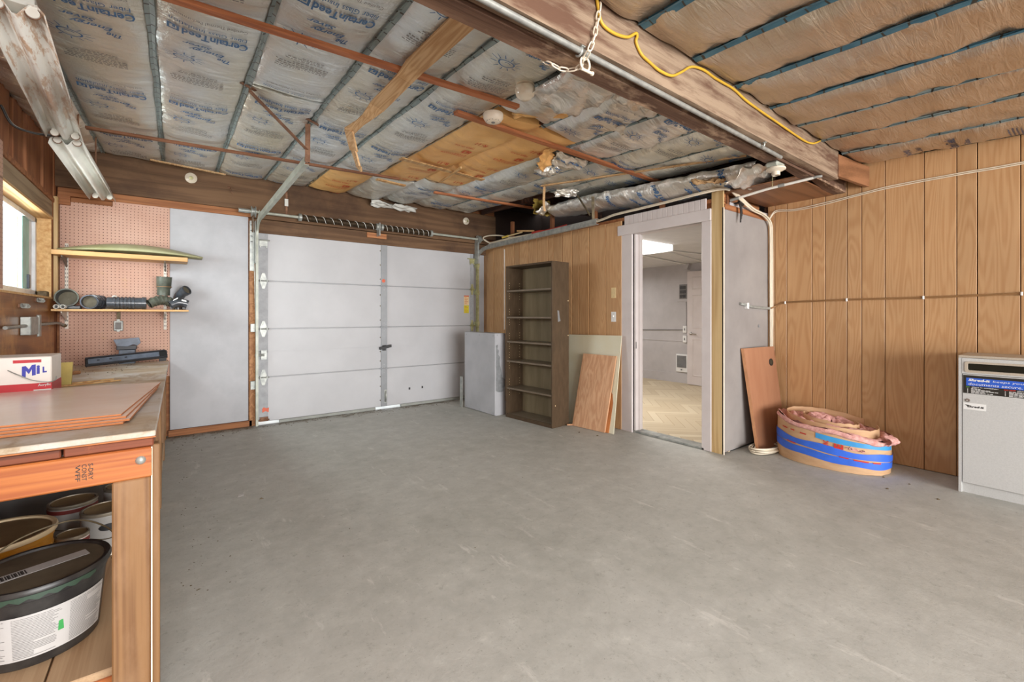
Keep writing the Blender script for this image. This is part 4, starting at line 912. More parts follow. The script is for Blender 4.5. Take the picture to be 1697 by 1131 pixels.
m = MB(); m.tube(spline([(c[0]+0.17, c[1]+0.02, ZS+0.20), (c[0]+0.19, c[1]+0.05, ZS+0.22), (c[0]+0.15, c[1]+0.13, ZS+0.27), (c[0]+0.05, c[1]+0.20, ZS+0.30), (c[0]-0.08, c[1]+0.18, ZS+0.28), (c[0]-0.16, c[1]+0.08, ZS+0.24)]), 0.003, 6); m.build('wire_handle', M['iron_dark'], e, smooth=60)
m = MB(); m.grid(lambda u, v: (c[0]+0.1725*math.cos(R(-115+80*u)), c[1]+0.1725*math.sin(R(-115+80*u)), ZS+0.228-0.018*v*(0.5+0.5*math.sin(u*19)**2)), 24, 2); m.build('paint_run', M['dark_green_paint'], e)
c = (-0.535, 2.48); e = pail(c, 0.138, 0.155, 0.225, 'yellow_pail', 'pail_lid_cream', 'lid_dust', 'yellow plastic pail with dusty cream lid behind the black pail', 'paint_pail')
m = MB(); m.tube(spline([(c[0]+0.172, c[1]-0.03, ZS+0.16), (c[0]+0.20, c[1]-0.08, ZS+0.15), (c[0]+0.10, c[1]-0.18, ZS+0.12), (c[0]-0.05, c[1]-0.19, ZS+0.10)]), 0.003, 6); m.build('wire_handle', M['iron_dark'], e, smooth=60)
MB().tube([(c[0]+0.05, c[1]-0.195, ZS+0.112), (c[0]+0.16, c[1]-0.13, ZS+0.139)], 0.008, 8).build('grip', M['label_white'], e, smooth=60)
for k, ra in enumerate((0.1445, 0.150)): MB().lathe([(ra, 0.10+k*0.05), (ra+0.005, 0.104+k*0.05), (ra+0.005, 0.11+k*0.05), (ra+0.001, 0.114+k*0.05)], (c[0], c[1], ZS), n=40, cap=False).build('rib', M['yellow_pail'], e, smooth=60)
def can(c, r, h, label, body='tin', band=None, badge=False):
    x, y = c; e = empty('paint_can', (x, y, ZS), label, 'paint can', 'paint cans under the workbench')
    MB().lathe([(r, 0), (r*1.02, 0.003), (r, 0.008), (r, h-0.012), (r*1.025, h-0.008), (r*1.025, h), (r*0.93, h+0.001), (r*0.90, h-0.006), (r*0.86, h-0.006)], (x, y, ZS), n=32, cap=False).build('body', M['tin'], e, smooth=40)
    MB().lathe([(r*0.885, h-0.004), (r*0.86, h-0.001), (r*0.78, h-0.004), (0.001, h-0.003)], (x, y, ZS), n=32, cap=False).build('lid', M['lid_dust'], e, smooth=40)
    MB().lathe([(r+0.0006, 0.012), (r+0.0006, h-0.014)], (x, y, ZS), n=32, cap=False).build('paper_label', M[body], e, smooth=40)
    if band: MB().lathe([(r+0.0014, h-0.035), (r+0.0014, h-0.018)], (x, y, ZS), n=32, cap=False).build('band', M[band], e, smooth=40)
    m = MB(); m.tube(spline([(x+r, y-0.01, ZS+h*0.72), (x+r*0.9, y-r*0.6, ZS+h*0.5), (x+0.2*r, y-r*1.05, ZS+h*0.42), (x-r*0.7, y-r*0.85, ZS+h*0.5)]), 0.0016, 5); m.build('wire_handle', M['iron_dark'], e, smooth=60)
    if badge: m = MB(); m.grid(lambda u, v: (x+(r+0.0018)*math.cos(R(-80+(u-0.5)*44)), y+(r+0.0018)*math.sin(R(-80+(u-0.5)*44)), ZS+h*0.68+(v-0.5)*0.03*math.sqrt(max(0, 1-(2*u-1)**2))), 10, 2); m.build('badge', M['black'], e)
    return e
can((-0.245, 2.68), 0.084, 0.19, 'grey paint can with a black oval badge beside the bench post', 'can_label', None, True)
can((-0.375, 2.87), 0.084, 0.192, 'dusty paint can with maroon rim band behind the badge can', 'can_label', 'can_red')
can((-0.335, 2.54), 0.052, 0.155, 'small paint can with maroon band wedged beside the yellow pail', 'box_white', 'can_red')
can((-0.555, 2.79), 0.082, 0.155, 'paint can with bare dusty lid behind the yellow pail', 'can_label')
can((-0.200, 2.99), 0.082, 0.19, 'plain paint can farthest back beside the bench posts', 'can_label')
MB().obox((-0.72, 3.1, ZS), (0.55, 0.25, 0), (-0.02, 0.02, 0.0), (0, 0.12, 0.33)).build('dark_sheet', M['breaker_dark'])
prop(bpy.data.objects['dark_sheet'], 'dark sheet of board leaning behind the paint cans under the bench', 'board')

# ------------------------------------------------------------------ two wall shelves above the bench
def standard(x, z0, z1, root, mat):
    MB().box(x-0.012, x+0.012, YB-0.02, YB-0.0065, z0, z1).build('standard', M[mat], root, bevel=0.001)
    m = MB(); z = z0+0.03
    while z < z1-0.02:
        m.box(x-0.008, x-0.004, YB-0.0207, YB-0.0199, z, z+0.016).box(x+0.004, x+0.008, YB-0.0207, YB-0.0199, z, z+0.016); z += 0.035
    prop(m.build('slot', M['black'], root), kind='stuff')
def bracket(x, z, y0, root, mat):
    MB().prism([(YB-0.02, z), (y0, z), (y0, z-0.014), (YB-0.05, z-0.075), (YB-0.02, z-0.085)], (x-0.004, 0, 0), (0, 1, 0), (0, 0, 1), (0.008, 0, 0)).build('bracket', M[mat], root, bevel=0.001)
sh1 = empty('wall_shelf', (-0.35, 5.4, 1.235), 'lower wooden wall shelf holding drain pipe fittings', 'shelf', 'shelves on the pegboard')
MB().box(-0.82, 0.107, 5.25, 5.525, 1.235, 1.253).build('board', M['shelf_wood'], sh1, bevel=0.002)
sh2 = empty('wall_shelf', (-0.35, 5.4, 1.72), 'upper wooden wall shelf under the green tapered board', 'shelf', 'shelves on the pegboard')
MB().box(-0.82, 0.10, 5.25, 5.525, 1.712, 1.752).build('board', M['shelf_wood'], sh2, bevel=0.003)
for x in (-0.765, -0.075):
    standard(x, 1.06 if x > -0.5 else 1.08, 1.232, sh1, 'shelf_bracket'); bracket(x, 1.2345, 5.30, sh1, 'shelf_bracket')
    standard(x, 1.256, 1.708 if x > -0.5 else 1.84, sh2, 'shelf_bracket'); bracket(x+0.001, 1.7115, 5.30, sh2, 'shelf_bracket_dark')
# green tapered board
m = MB()
def tb(u, v):
    x = -0.80+1.02*u; wd = 0.05+0.20*math.sin(math.pi*min(1, 0.08+0.62*u))**0.9
    wd = 0.03+0.22*(1-abs(2*u*0.86-0.95)**2.2); b = 0.088*math.sin(math.pi*min(1, 0.03+u*0.93))*(1-(2*v-1)**2*0.75)
    return (x, 5.41+(v-0.5)*wd, 1.754+b+0.004)
m.grid(tb, 30, 10); o = m.build('tapered_board', M['moss_board'], smooth=180); sl = o.modifiers.new('skin', 'SOLIDIFY'); sl.thickness = 0.014; sl.offset = 1
prop(o, 'long green bowed board with tapered ends lying on the upper wall shelf', 'board')

# drain fittings
ZP = 1.2545
def ring_tube(path, r, n=20, th=0.005, mat='black_shiny', root=None, name='body', ribs=()):
    m = MB(); P = [Vector(p) for p in path]
    m.tube(P, r, n, cap=False); inner = MB(); inner.tube(P, [x-th for x in r] if isinstance(r, list) else r-th, n, cap=False)
    inner.f = [f[::-1] for f in inner.f]; m.v += []; off = len(m.v); m.cur = 0
    m.add(inner.v, inner.f)
    N = len(P)
    m.add([], []); fs = []
    for base in (0, (N-1)*n):
        for k in range(n): fs.append((base+k, base+(k+1) % n, off+base+(k+1) % n, off+base+k))
    m.f += fs; m.m += [0]*len(fs)
    return m.build(name, M[mat], root, smooth=40)
def disc(c, ax, r, mat, root, name='dark_bore'):
    return MB().lathe([(r, 0), (0.001, 0.001)], c, ax, 20, cap=False).build(name, M[mat], root)
G = 'drain pipe fittings on the lower shelf'
# elbow with big open mouth
e = empty('pipe_elbow', (-0.72, 5.36, ZP), 'black drain elbow with its big round mouth turned out, beside the window corner', 'pipe fitting', G)
ring_tube([(-0.733, 5.30, ZP+0.098), (-0.733, 5.33, ZP+0.092), (-0.730, 5.39, ZP+0.085)], [0.074, 0.072, 0.066], mat='black_shiny', root=e)
MB().lathe([(0.068, 0), (0.077, 0), (0.077, 0.012), (0.069, 0.012)], (-0.733, 5.295, ZP+0.098), (0.0, 1, -0.1), 28, cap=False).build('rim', M['pipe_dusty'], e, smooth=40)
MB().lathe([(0.066, 0), (0.001, 0.002)], (-0.732, 5.375, ZP+0.086), (0, -1, 0.1), 24, cap=False).build('dusty_bore', M['pipe_inner'], e)
MB().box(-0.77, -0.65, 5.34, 5.42, ZP, ZP+0.03).build('foot', M['black_shiny'], e, bevel=0.006)
# second elbow
e = empty('pipe_elbow', (-0.55, 5.36, ZP), 'shiny black ribbed elbow with an oval mouth lying on the lower shelf', 'pipe fitting', G)
pth = [(-0.592, 5.285, ZP+0.063), (-0.582, 5.33, ZP+0.065), (-0.555, 5.385, ZP+0.065), (-0.525, 5.43, ZP+0.063)]
ring_tube(spline(pth, 5), 0.057, root=e, mat='black_shiny')
sp_ = spline(pth, 5)
for i in (5, 8, 11, 14): 
    d = (sp_[i+1]-sp_[i]).normalized(); MB().lathe([(0.057, -0.006), (0.062, -0.005), (0.062, 0.005), (0.057, 0.006)], sp_[i], d, 22, cap=False).build('rib', M['black_shiny'], e, smooth=50)
MB().lathe([(0.052, 0), (0.060, 0), (0.060, 0.02), (0.057, 0.02)], pth[0], (0.1, 1, 0.05), 24, cap=False).build('rim', M['grey_plastic'], e, smooth=40)
disc(sp_[4], (-0.2, -1, 0), 0.053, 'pipe_inner', e, 'dusty_bore')
# two small grey tubes
for i, x in enumerate((-0.792, -0.752)):
    e = empty('pipe_stub', (x, 5.29, ZP), ('grey pipe stub at the shelf end, next to the window wall', 'grey pipe stub tucked beside the other stub, under the big mouth')[i], 'pipe fitting', G)
    ring_tube([(x, 5.262, ZP+0.019), (x+0.006, 5.295, ZP+0.019)], 0.018, 16, 0.004, 'pale_plastic', e)
    disc((x+0.004, 5.29, ZP+0.019), (0, -1, 0), 0.014, 'black', e)
# corrugated straight coupling
e = empty('pipe_coupling', (-0.37, 5.34, ZP), 'ribbed black drain coupling lying flat in the middle of the lower shelf', 'pipe fitting', G)
ring_tube([(-0.480, 5.33, ZP+0.0575), (-0.235, 5.33, ZP+0.0575)], 0.052, 24, root=e, mat='black_shiny')
for i in range(6): MB().lathe([(0.052, -0.009), (0.0575, -0.007), (0.0575, 0.007), (0.052, 0.009)], (-0.430+i*0.026, 5.33, ZP+0.0575), (1, 0, 0), 24, cap=False).build('rib', M['black_shiny'], e, smooth=40)
MB().lathe([(0.047, 0), (0.0575, 0), (0.0575, 0.03), (0.052, 0.03)], (-0.24, 5.33, ZP+0.0575), (1, 0, 0), 24, cap=False).build('rim', M['black_shiny'], e, smooth=40)
disc((-0.26, 5.33, ZP+0.0575), (1, 0, 0), 0.047, 'black', e)
# white funnel cap behind
e = empty('plastic_cap', (-0.44, 5.455, ZP), 'pale plastic cone cap behind the ribbed coupling', 'pipe fitting', G)
MB().lathe([(0.062, 0), (0.062, 0.03), (0.052, 0.06), (0.022, 0.112), (0.012, 0.128), (0.001, 0.128)], (-0.44, 5.455, ZP), n=24).build('body', M['pale_plastic'], e, smooth=40)
MB().lathe([(0.062, 0), (0.066, 0.001), (0.066, 0.008), (0.062, 0.009)], (-0.44, 5.455, ZP+0.004), n=24, cap=False).build('flange_ring', M['pale_plastic'], e, smooth=40)
# wye of corrugated bends
e = empty('pipe_bend', (-0.11, 5.36, ZP), 'dusty corrugated pipe bend arching over the shelf under the upright coupling', 'pipe fitting', G)
pth = spline([(-0.190, 5.33, ZP+0.050), (-0.14, 5.35, ZP+0.080), (-0.085, 5.37, ZP+0.090), (-0.03, 5.385, ZP+0.072), (0.005, 5.40, ZP+0.052)], 6)
ring_tube(pth, 0.040, 20, root=e, mat='pipe_dusty')
for i in range(4, 22, 3):
    d = (pth[i+1]-pth[i-1]).normalized(); MB().lathe([(0.040, -0.006), (0.046, -0.004), (0.046, 0.004), (0.040, 0.006)], pth[i], d, 20, cap=False).build('rib', M['pipe_dusty'], e, smooth=40)
disc(pth[1], (-1, -0.3, -0.4), 0.037, 'black', e)
e = empty('pipe_coupling', (-0.08, 5.44, ZP), 'dusty wide coupling standing upright above the corrugated bend', 'pipe fitting', G)
ring_tube([(-0.085, 5.405, ZP+0.137), (-0.085, 5.405, ZP+0.20), (-0.083, 5.405, ZP+0.21), (-0.08, 5.40, ZP+0.315)], [0.05, 0.05, 0.056, 0.06], 24, root=e, mat='pipe_dusty')
MB().lathe([(0.058, 0), (0.0615, 0.001), (0.0615, 0.006), (0.058, 0.007)], (-0.082, 5.404, ZP+0.215), n=24, cap=False).build('bead', M['tan_cord'], e, smooth=40)
disc((-0.081, 5.401, ZP+0.295), (0, 0, 1), 0.055, 'pipe_inner', e, 'dusty_bore')
e = empty('pipe_elbow', (0.02, 5.44, ZP), 'black angled elbow pointing up to the white sheet beside the upright coupling', 'pipe fitting', G)
ring_tube(spline([(0.026, 5.475, ZP+0.001), (0.026, 5.475, ZP+0.08), (0.035, 5.455, ZP+0.13), (0.062, 5.42, ZP+0.17), (0.096, 5.385, ZP+0.198)], 4), 0.044, 22, root=e, mat='black_shiny')
MB().lathe([(0.044, 0), (0.049, 0.0), (0.049, 0.035), (0.042, 0.035)], (0.072, 5.410, ZP+0.178), (0.7, -0.66, 0.5), 22, cap=False).build('rim', M['black_shiny'], e, smooth=40)
disc((0.086, 5.396, ZP+0.190), (0.7, -0.66, 0.5), 0.040, 'pipe_inner', e, 'dusty_bore')
e = empty('pipe_bend', (0.05, 5.31, ZP), 'black curved pipe piece with two white paper tags at the open shelf end', 'pipe fitting', G)
pth = spline([(-0.03, 5.285, ZP+0.040), (0.02, 5.295, ZP+0.066), (0.07, 5.30, ZP+0.062), (0.10, 5.30, ZP+0.052)], 5)
ring_tube(pth, 0.0385, 20, root=e, mat='black_shiny')
MB().obox((-0.012, 5.262, ZP+0.082), (0.035, 0, 0.022), (0.002, 0.004, 0.012), (0, 0.02, 0.0)).build('tag', M['sign_white'], e)
MB().obox((0.052, 5.265, ZP+0.085), (0.036, 0, -0.012), (0.002, 0.004, 0.014), (0, 0.02, 0.0)).build('tag', M['sign_white'], e)
MB().box(0.055, 0.085, 5.30, 5.34, ZP, ZP+0.03).build('stub', M['black'], e, bevel=0.004)

# outlet box on the pegboard, conduit and boxes under the window
e = empty('outlet_box', (-0.415, 5.54, 1.10), 'bare metal outlet box with broken cover under the lower shelf', 'outlet')
MB().box(-0.452, -0.385, YB-0.035, YB-0.007, 1.055, 1.15).build('box', M['galv'], e, bevel=0.005)
MB().box(-0.440, -0.397, YB-0.04, YB-0.035, 1.07, 1.135).build('receptacle', M['ink_grey'], e, bevel=0.004)
for z in (1.048, 1.15): MB().box(-0.43, -0.408, YB-0.036, YB-0.030, z, z+0.012).build('ear', M['galv'], e)
MB().box(-0.43, -0.405, YB-0.03, YB-0.0065, 1.1625, 1.233).build('conduit_stub', M['iron_dark'], e)
e = empty('conduit', (-0.80, 4.6, 1.13), 'grey electrical conduit running under the window to the corner', 'conduit')
MB().tube([(-0.802, 3.92, 1.125), (-0.802, 5.34, 1.135), (-0.79, 5.44, 1.13), (-0.775, 5.50, 1.11)], 0.011, 10).build('pipe', M['pipe_grey'], e, smooth=60)
MB().tube([(-0.781, 5.475, 1.115), (-0.772, 5.515, 1.108)], 0.014, 10).build('end_sleeve', M['iron_dark'], e, smooth=60)
e = empty('junction_box', (-0.80, 4.5, 1.1), 'grey metal junction box with side plate on the conduit below the window', 'electrical box')
MB().box(-0.828, -0.775, 4.37, 4.58, 1.065, 1.19).build('box', M['galv'], e, bevel=0.004)
MB().box(-0.79, -0.785, 4.60, 4.72, 1.045, 1.205).build('cover', M['galv'], e, bevel=0.002)
MB().box(-0.785, -0.772, 4.585, 4.60, 1.05, 1.20).build('divider', M['galv'], e, bevel=0.002)
for i, (y, z) in enumerate(((4.42, 1.265), (4.86, 1.315))):
    e = empty('spring_clip', (-0.82, y, z), ('coiled tool clip screwed to the varnished board above the junction box', 'coiled tool clip screwed just under the window sill')[i], 'clip', 'tool clips under the window')
    MB().box(-0.8295, -0.822, y-0.085, y+0.085, z-0.012, z+0.012).build('plate', M['iron'], e)
    m = MB(); m.tube([(-0.812+0.010*math.cos(t_*0.9), y-0.08+0.0032*t_, z+0.015*math.sin(t_*0.9)) for t_ in range(50)], 0.003, 5); m.build('coil', M['galv'], e, smooth=60)
MB().box(-0.90, -0.84, 5.25, 5.325, 1.355, 1.40).build('sill_block', M['iron_dark'], bevel=0.006)
prop(bpy.data.objects['sill_block'], 'small dark block lying on the window sill corner', 'block')
# ------------------------------------------------------------------ fluorescent fixtures
def strip_light(a, b, mat, lab, w=0.165):
    a, b = Vector(a), Vector(b); d = (b-a); L = d.length; d.normalize(); side = d.cross(Vector((0, 0, 1))).normalized(); up = side.cross(d)
    e = empty('strip_light', a, lab, 'light fixture', 'bare strip lights over the bench')
    prof = [(-0.5, -0.055), (-0.46, -0.02), (-0.36, 0.0), (-0.24, 0.0), (-0.15, -0.022), (-0.05, -0.05), (0.05, -0.05), (0.15, -0.022), (0.24, 0.0), (0.36, 0.0), (0.46, -0.02), (0.5, -0.055)]
    m = MB(); n = len(prof); vs = []
    for q in (0, L): vs += [a+d*q+side*(p*w)+up*h for p, h in prof]
    m.add(vs, [(i, i+1, n+i+1, n+i) for i in range(n-1)])
    o = m.build('reflector', M[mat], e, smooth=30); sl = o.modifiers.new('sheet', 'SOLIDIFY'); sl.thickness = 0.004; sl.offset = 1
    m = MB(); m.obox(a+d*0.02-side*0.05+up*0.006, d*(L-0.04), side*0.1, up*0.05); m.build('channel', M['white_enamel'], e, bevel=0.003)
    for q in (0.012, L-0.012):
        for s_ in (-0.28, 0.28):
            c = a+d*q+side*(s_*w); m = MB()
            m.lathe([(0.019, -0.007), (0.021, 0), (0.019, 0.007)], c-up*0.022, d, 18); m.obox(c-side*0.013-d*0.006-up*0.02, side*0.026, d*0.012, up*0.03)
            so = m.build('lamp_holder', M['white_plastic'], e, smooth=40)
            MB().lathe([(0.021, -0.004), (0.023, -0.003), (0.023, 0.003), (0.021, 0.004)], c-up*0.022, d, 18, cap=False).build('rotor_ring', M['iron'], so, smooth=40)
    for q in (0.25*L, 0.75*L): MB().tube([a+d*q+up*0.05, a+d*q+Vector((0, 0, 1))*(zc(a.y+d.y*q)-(a+d*q).z+0.02)], 0.006, 6).build('hanger', M['iron'], e)
    return e
strip_light((-0.475, 2.43, 2.37), (-0.555, 3.97, 2.37), 'rust_enamel', 'rust-stained white strip light without tubes, overhead nearer the camera end of the bench')
strip_light((-0.56, 4.06, 2.36), (-0.497, 5.22, 2.25), 'white_enamel', 'clean white strip light without tubes, tilted down towards the pegboard')
e = empty('power_cable', (-0.7, 3.9, 2.35), 'dark electric cord looping from the strip lights to the window wall', 'cord')
MB().tube(spline([(-0.56, 4.02, 2.36), (-0.62, 3.99, 2.335), (-0.70, 3.96, 2.325), (-0.78, 3.95, 2.35), (-0.822, 3.93, 2.45)]), 0.006, 8).build('cable', M['black_cord'], e, smooth=60)
MB().tube(spline([(-0.54, 4.02, 2.37), (-0.62, 4.01, 2.35), (-0.70, 3.985, 2.335), (-0.78, 3.97, 2.36), (-0.822, 3.96, 2.455)]), 0.004, 8).build('cable', M['pipe_grey'], e, smooth=60)

# ------------------------------------------------------------------ garage door hardware
def channel(pts, w, mat, root, name, th=0.004, lip=0.012):
    """U-shaped track section swept along a path"""
    P = [Vector(p) for p in pts]; sec = [(-w/2, lip), (-w/2, -lip), (w/2, -lip), (w/2, lip), (w/2-th, lip), (w/2-th, -lip+th), (-w/2+th, -lip+th), (-w/2+th, lip)]
    n = len(sec); vs = []; fs = []
    for i, p in enumerate(P):
        t_ = (P[min(i+1, len(P)-1)]-P[max(i-1, 0)]).normalized(); x = Vector((1, 0, 0)); x = (x-t_*x.dot(t_)).normalized(); y = t_.cross(x)
        vs += [p+y*a+x*b for a, b in sec]
    for i in range(len(P)-1):
        for k in range(n): fs.append((i*n+k, i*n+(k+1) % n, (i+1)*n+(k+1) % n, (i+1)*n+k))
    fs += [tuple(range(n))[::-1], tuple(range((len(P)-1)*n, len(P)*n))]
    return MB().add(vs, fs).build(name, M[mat], root, smooth=30)
t1 = empty('door_track', (0.70, 5.44, 0), 'galvanised garage door track beside the white sheet, rising to an angled overhead rail', 'track', 'garage door tracks')
channel([(0.702, 5.455, 0.01), (0.702, 5.455, 2.06)], 0.05, 'galv_cream', t1, 'vertical_rail')
channel(spline([(0.702, 5.455, 2.06), (0.704, 5.44, 2.13), (0.708, 5.38, 2.20), (0.715, 5.28, 2.235)], 6), 0.05, 'galv_cream', t1, 'curved_rail')
channel([(0.715, 5.28, 2.235), (0.765, 3.48, 2.325)], 0.055, 'galv_cream', t1, 'overhead_rail', lip=0.016)
MB().obox((0.640, 5.50, 1.68), (0.045, 0, 0), (0, -0.004, 0), (0, 0, 0.54)).build('flag_plate', M['galv'], t1, bevel=0.001)
MB().obox((0.683, 5.505, 1.76), (0.003, 0, 0), (0, -0.09, 0), (0.0, 0, 0.45)).build('flag_plate', M['galv'], t1)
MB().prism([(5.50, 2.10), (5.36, 2.22), (5.22, 2.29), (5.22, 2.22), (5.40, 2.12), (5.50, 2.02)], (0.695, 0, 0), (0, 1, 0), (0, 0, 1), (0.003, 0, 0)).build('gusset', M['galv_cream'], t1)
m = MB()
for z in (1.99, 2.05, 2.11, 2.17): m.box(0.648, 0.668, 5.4945, 5.4955, z, z+0.008)
prop(m.build('slot', M['black'], t1), kind='stuff')
for z in (0.40, 1.02): MB().box(0.648, 0.70, 5.49, 5.515, z, z+0.09).build('wall_bracket', M['galv'], t1, bevel=0.002)
t2 = empty('door_track', (3.51, 5.42, 0), 'zinc garage door track along the oak panelled partition', 'track', 'garage door tracks')
channel([(3.515, 5.455, 0.01), (3.515, 5.455, 2.02)], 0.05, 'brass', t2, 'vertical_rail')
channel(spline([(3.515, 5.455, 2.02), (3.515, 5.42, 2.09), (3.52, 5.32, 2.145), (3.525, 5.18, 2.168)], 6), 0.05, 'galv', t2, 'curved_rail')
channel([(3.525, 5.18, 2.168), (3.46, 3.10, 2.165)], 0.06, 'galv', t2, 'overhead_rail', lip=0.018)
MB().box(3.485, 3.51, 5.40, 5.50, 1.95, 2.30).build('flag_plate', M['galv'], t2, bevel=0.001)
for z in (1.05, 1.5, 1.9): MB().box(3.50, 3.545, 5.44, 5.52, z, z+0.06).build('wall_bracket', M['brass'], t2, bevel=0.002)
MB().tube([(3.695, 5.03, 2.13), (3.695, 5.03, 1.0)], 0.010, 8).build('side_pipe', M['pale_plastic'], t2, smooth=60)
prop(t2, None)
# torsion bar
ts = empty('torsion_spring_bar', (2.05, 5.40, 2.30), 'torsion shaft with two dark wound springs above the garage door', 'spring bar')
MB().tube([(0.555, 5.40, 2.300), (3.62, 5.40, 2.300)], 0.0155, 12).build('shaft', M['galv_cream'], ts, smooth=60)
MB().tube([(0.53, 5.40, 2.300), (0.63, 5.40, 2.300)], 0.022, 12).build('shaft_end', M['galv'], ts, smooth=60)
def spring(x0, x1):
    m = MB(); n = int((x1-x0)/0.008); pr = []
    for i in range(n): x = (x1-x0)*i/n; pr += [(0.029, x), (0.034, x+0.0025), (0.034, x+0.0055), (0.029, x+0.008)]
    m.lathe(pr, (x0, 5.40, 2.300), (1, 0, 0), 16); m.build('spring', M['spring'], ts, smooth=60)
    m = MB(); m.tube([(x0+0.02+(x1-x0-0.04)*i/120, 5.40+0.0355*math.cos(i*0.47), 2.300+0.0355*math.sin(i*0.47)) for i in range(121)], 0.003, 4); m.build('paint_stripe', M['pale_plastic'], ts, smooth=60)
    for x in (x0, x1): MB().lathe([(0.03, -0.018), (0.042, -0.014), (0.042, 0.014), (0.03, 0.018)], (x, 5.40, 2.300), (1, 0, 0), 18).build('winding_cone', M['galv'], ts, smooth=40)
spring(1.12, 2.00); spring(2.06, 2.74)
MB().box(2.018, 2.03, 5.36, 5.465, 2.19, 2.35).build('center_plate', M['galv'], ts, bevel=0.002)
for x in (0.655, 3.49):
    MB().lathe([(0.02, -0.012), (0.055, -0.012), (0.055, -0.006), (0.040, -0.004), (0.040, 0.02), (0.058, 0.024), (0.058, 0.03), (0.02, 0.03)], (x, 5.40, 2.300), (1, 0, 0), 24).build('cable_drum', M['galv'], ts, smooth=40)
    MB().tube([(x+0.01, 5.44, 2.28), (x+0.035, 5.475, 1.2), (x+0.045, 5.48, 0.08)], 0.0022, 5).build('lift_cable', M['galv'], ts)
# hangers of the two rails
def angle(name, a, b, mat, root, w=0.03):
    a, b = Vector(a), Vector(b); m = MB(); m.bar(a, b, w, 0.004); d = (b-a).normalized(); s_ = d.cross(Vector((0, 0, 1)) if abs(d.z) < 0.9 else Vector((0, 1, 0))).normalized(); u = s_.cross(d).normalized()
    m.obox(a-s_*w/2-u*0.002, b-a, s_*0.004, u*w); return m.build(name, M[mat], root)
h1 = empty('rail_hanger', (0.765, 3.46, 2.33), 'rusty angle iron hanger holding up the angled overhead rail', 'hanger', 'rail hangers')
angle('post', (0.768, 3.465, 2.315), (0.765, 3.44, 2.585), 'iron', h1, 0.034); angle('brace', (0.36, 3.07, 2.545), (0.762, 3.455, 2.40), 'iron', h1, 0.024); angle('top_angle', (0.31, 3.03, 2.565), (0.86, 3.42, 2.575), 'iron', h1, 0.024)
h2 = empty('rail_hanger', (3.47, 3.15, 2.17), 'dark angle iron hanger over the partition end of the rail', 'hanger', 'rail hangers')
angle('post', (3.465, 3.16, 2.165), (3.47, 3.17, 2.44), 'iron_dark', h2, 0.03); angle('brace', (3.462, 3.20, 2.24), (3.45, 3.43, 2.56), 'iron_dark', h2, 0.02)

# ------------------------------------------------------------------ detectors, lamp holders on the ceiling
def smoke(x, y, z, lab):
    e = empty('smoke_detector', (x, y, z), lab, 'smoke detector'); dn = (0, 0, -1)
    MB().lathe([(0.062, 0), (0.064, 0.006), (0.062, 0.028), (0.050, 0.046), (0.034, 0.052), (0.001, 0.052)], (x, y, z), dn, 32).build('body', M['smoke_white'], e, smooth=40)
    m = MB()
    for i in range(14):
        a = 2*math.pi*i/14; c = Vector((x+0.045*math.cos(a), y+0.045*math.sin(a), z-0.0495)); m.obox(c-Vector((0.002, 0.002, 0)), (0.004, 0, 0), (0, 0.004, 0), (0, 0, -0.002))
    prop(m.build('vent_slot', M['ink_grey'], e), kind='stuff')
    MB().lathe([(0.012, 0), (0.011, 0.004), (0.001, 0.004)], (x, y, z-0.052), dn, 14).build('test_button', M['ink_grey'], e, smooth=40)
smoke(1.60, 2.30, zc(2.3)-0.078, 'round white smoke detector mounted on the red-brown batten')
e = empty('ceiling_globe', (1.56, 1.93, zc(1.93)-0.05), 'frosted glass globe light near the torn foil by the beam', 'light fixture')
MB().lathe([(0.035, -0.02), (0.04, 0.0), (0.055, 0.008), (0.058, 0.03), (0.050, 0.055), (0.03, 0.072), (0.001, 0.078)], (1.56, 1.93, zc(1.93)-0.05), (0, 0, -1), 28).build('globe', M['globe'], e, smooth=60)
MB().lathe([(0.05, -0.03), (0.052, -0.004), (0.04, 0.0)], (1.56, 1.93, zc(1.93)-0.05), (0, 0, -1), 24).build('collar', M['porcelain'], e, smooth=40)
def lampholder(c, ax, lab, r=0.05, chain=False):
    e = empty('lamp_socket', c, lab, 'lamp socket', 'porcelain lamp sockets')
    MB().lathe([(r, 0), (r*1.05, 0.006), (r*1.05, 0.012), (r*0.8, 0.02), (r*0.45, 0.026), (r*0.45, 0.05), (r*0.36, 0.052), (r*0.36, 0.04)], c, ax, 28, cap=False).build('body', M['porcelain'], e, smooth=40)
    MB().lathe([(r*0.35, 0.035), (0.001, 0.033)], c, ax, 18, cap=False).build('contact', M['brass'], e)
    if chain: MB().tube([(c[0]+0.02, c[1]+0.03, c[2]-0.03), (c[0]+0.022, c[1]+0.032, c[2]-0.13)], 0.0012, 5).build('pull_chain', M['brass'], e)
lampholder((0.13, 5.478, 2.575), (0, -1, -0.2), 'round porcelain lamp socket on the old header above the white sheet', 0.048)
lampholder((3.33, 5.478, 2.555), (0, -1, -0.1), 'round porcelain lamp socket on the header above the zinc track', 0.048)
lampholder((3.33, 1.345, 2.225), (0, 0, -1), 'porcelain lamp socket with pull chain under the beam end', 0.058, True)
lampholder((2.385, 1.93, 2.462), (0, -0.25, -1), 'small pale lamp socket poking through the crinkled foil by the beam', 0.03)
MB().box(3.26, 3.38, 1.305, 1.39, 2.226, 2.26).build('octagon_box', M['galv_cream'], bevel=0.012)
prop(bpy.data.objects['octagon_box'], 'pale green-grey electrical box screwed under the beam end', 'electrical box')
e = empty('junction_hook', (0.17, 5.47, 2.50), 'bent nail hook on the header below the foil edge', 'hook')
MB().tube([(0.46, 5.48, 2.53), (0.465, 5.45, 2.51), (0.47, 5.44, 2.48), (0.485, 5.45, 2.47)], 0.004, 6).build('hook', M['iron'], e, smooth=60)
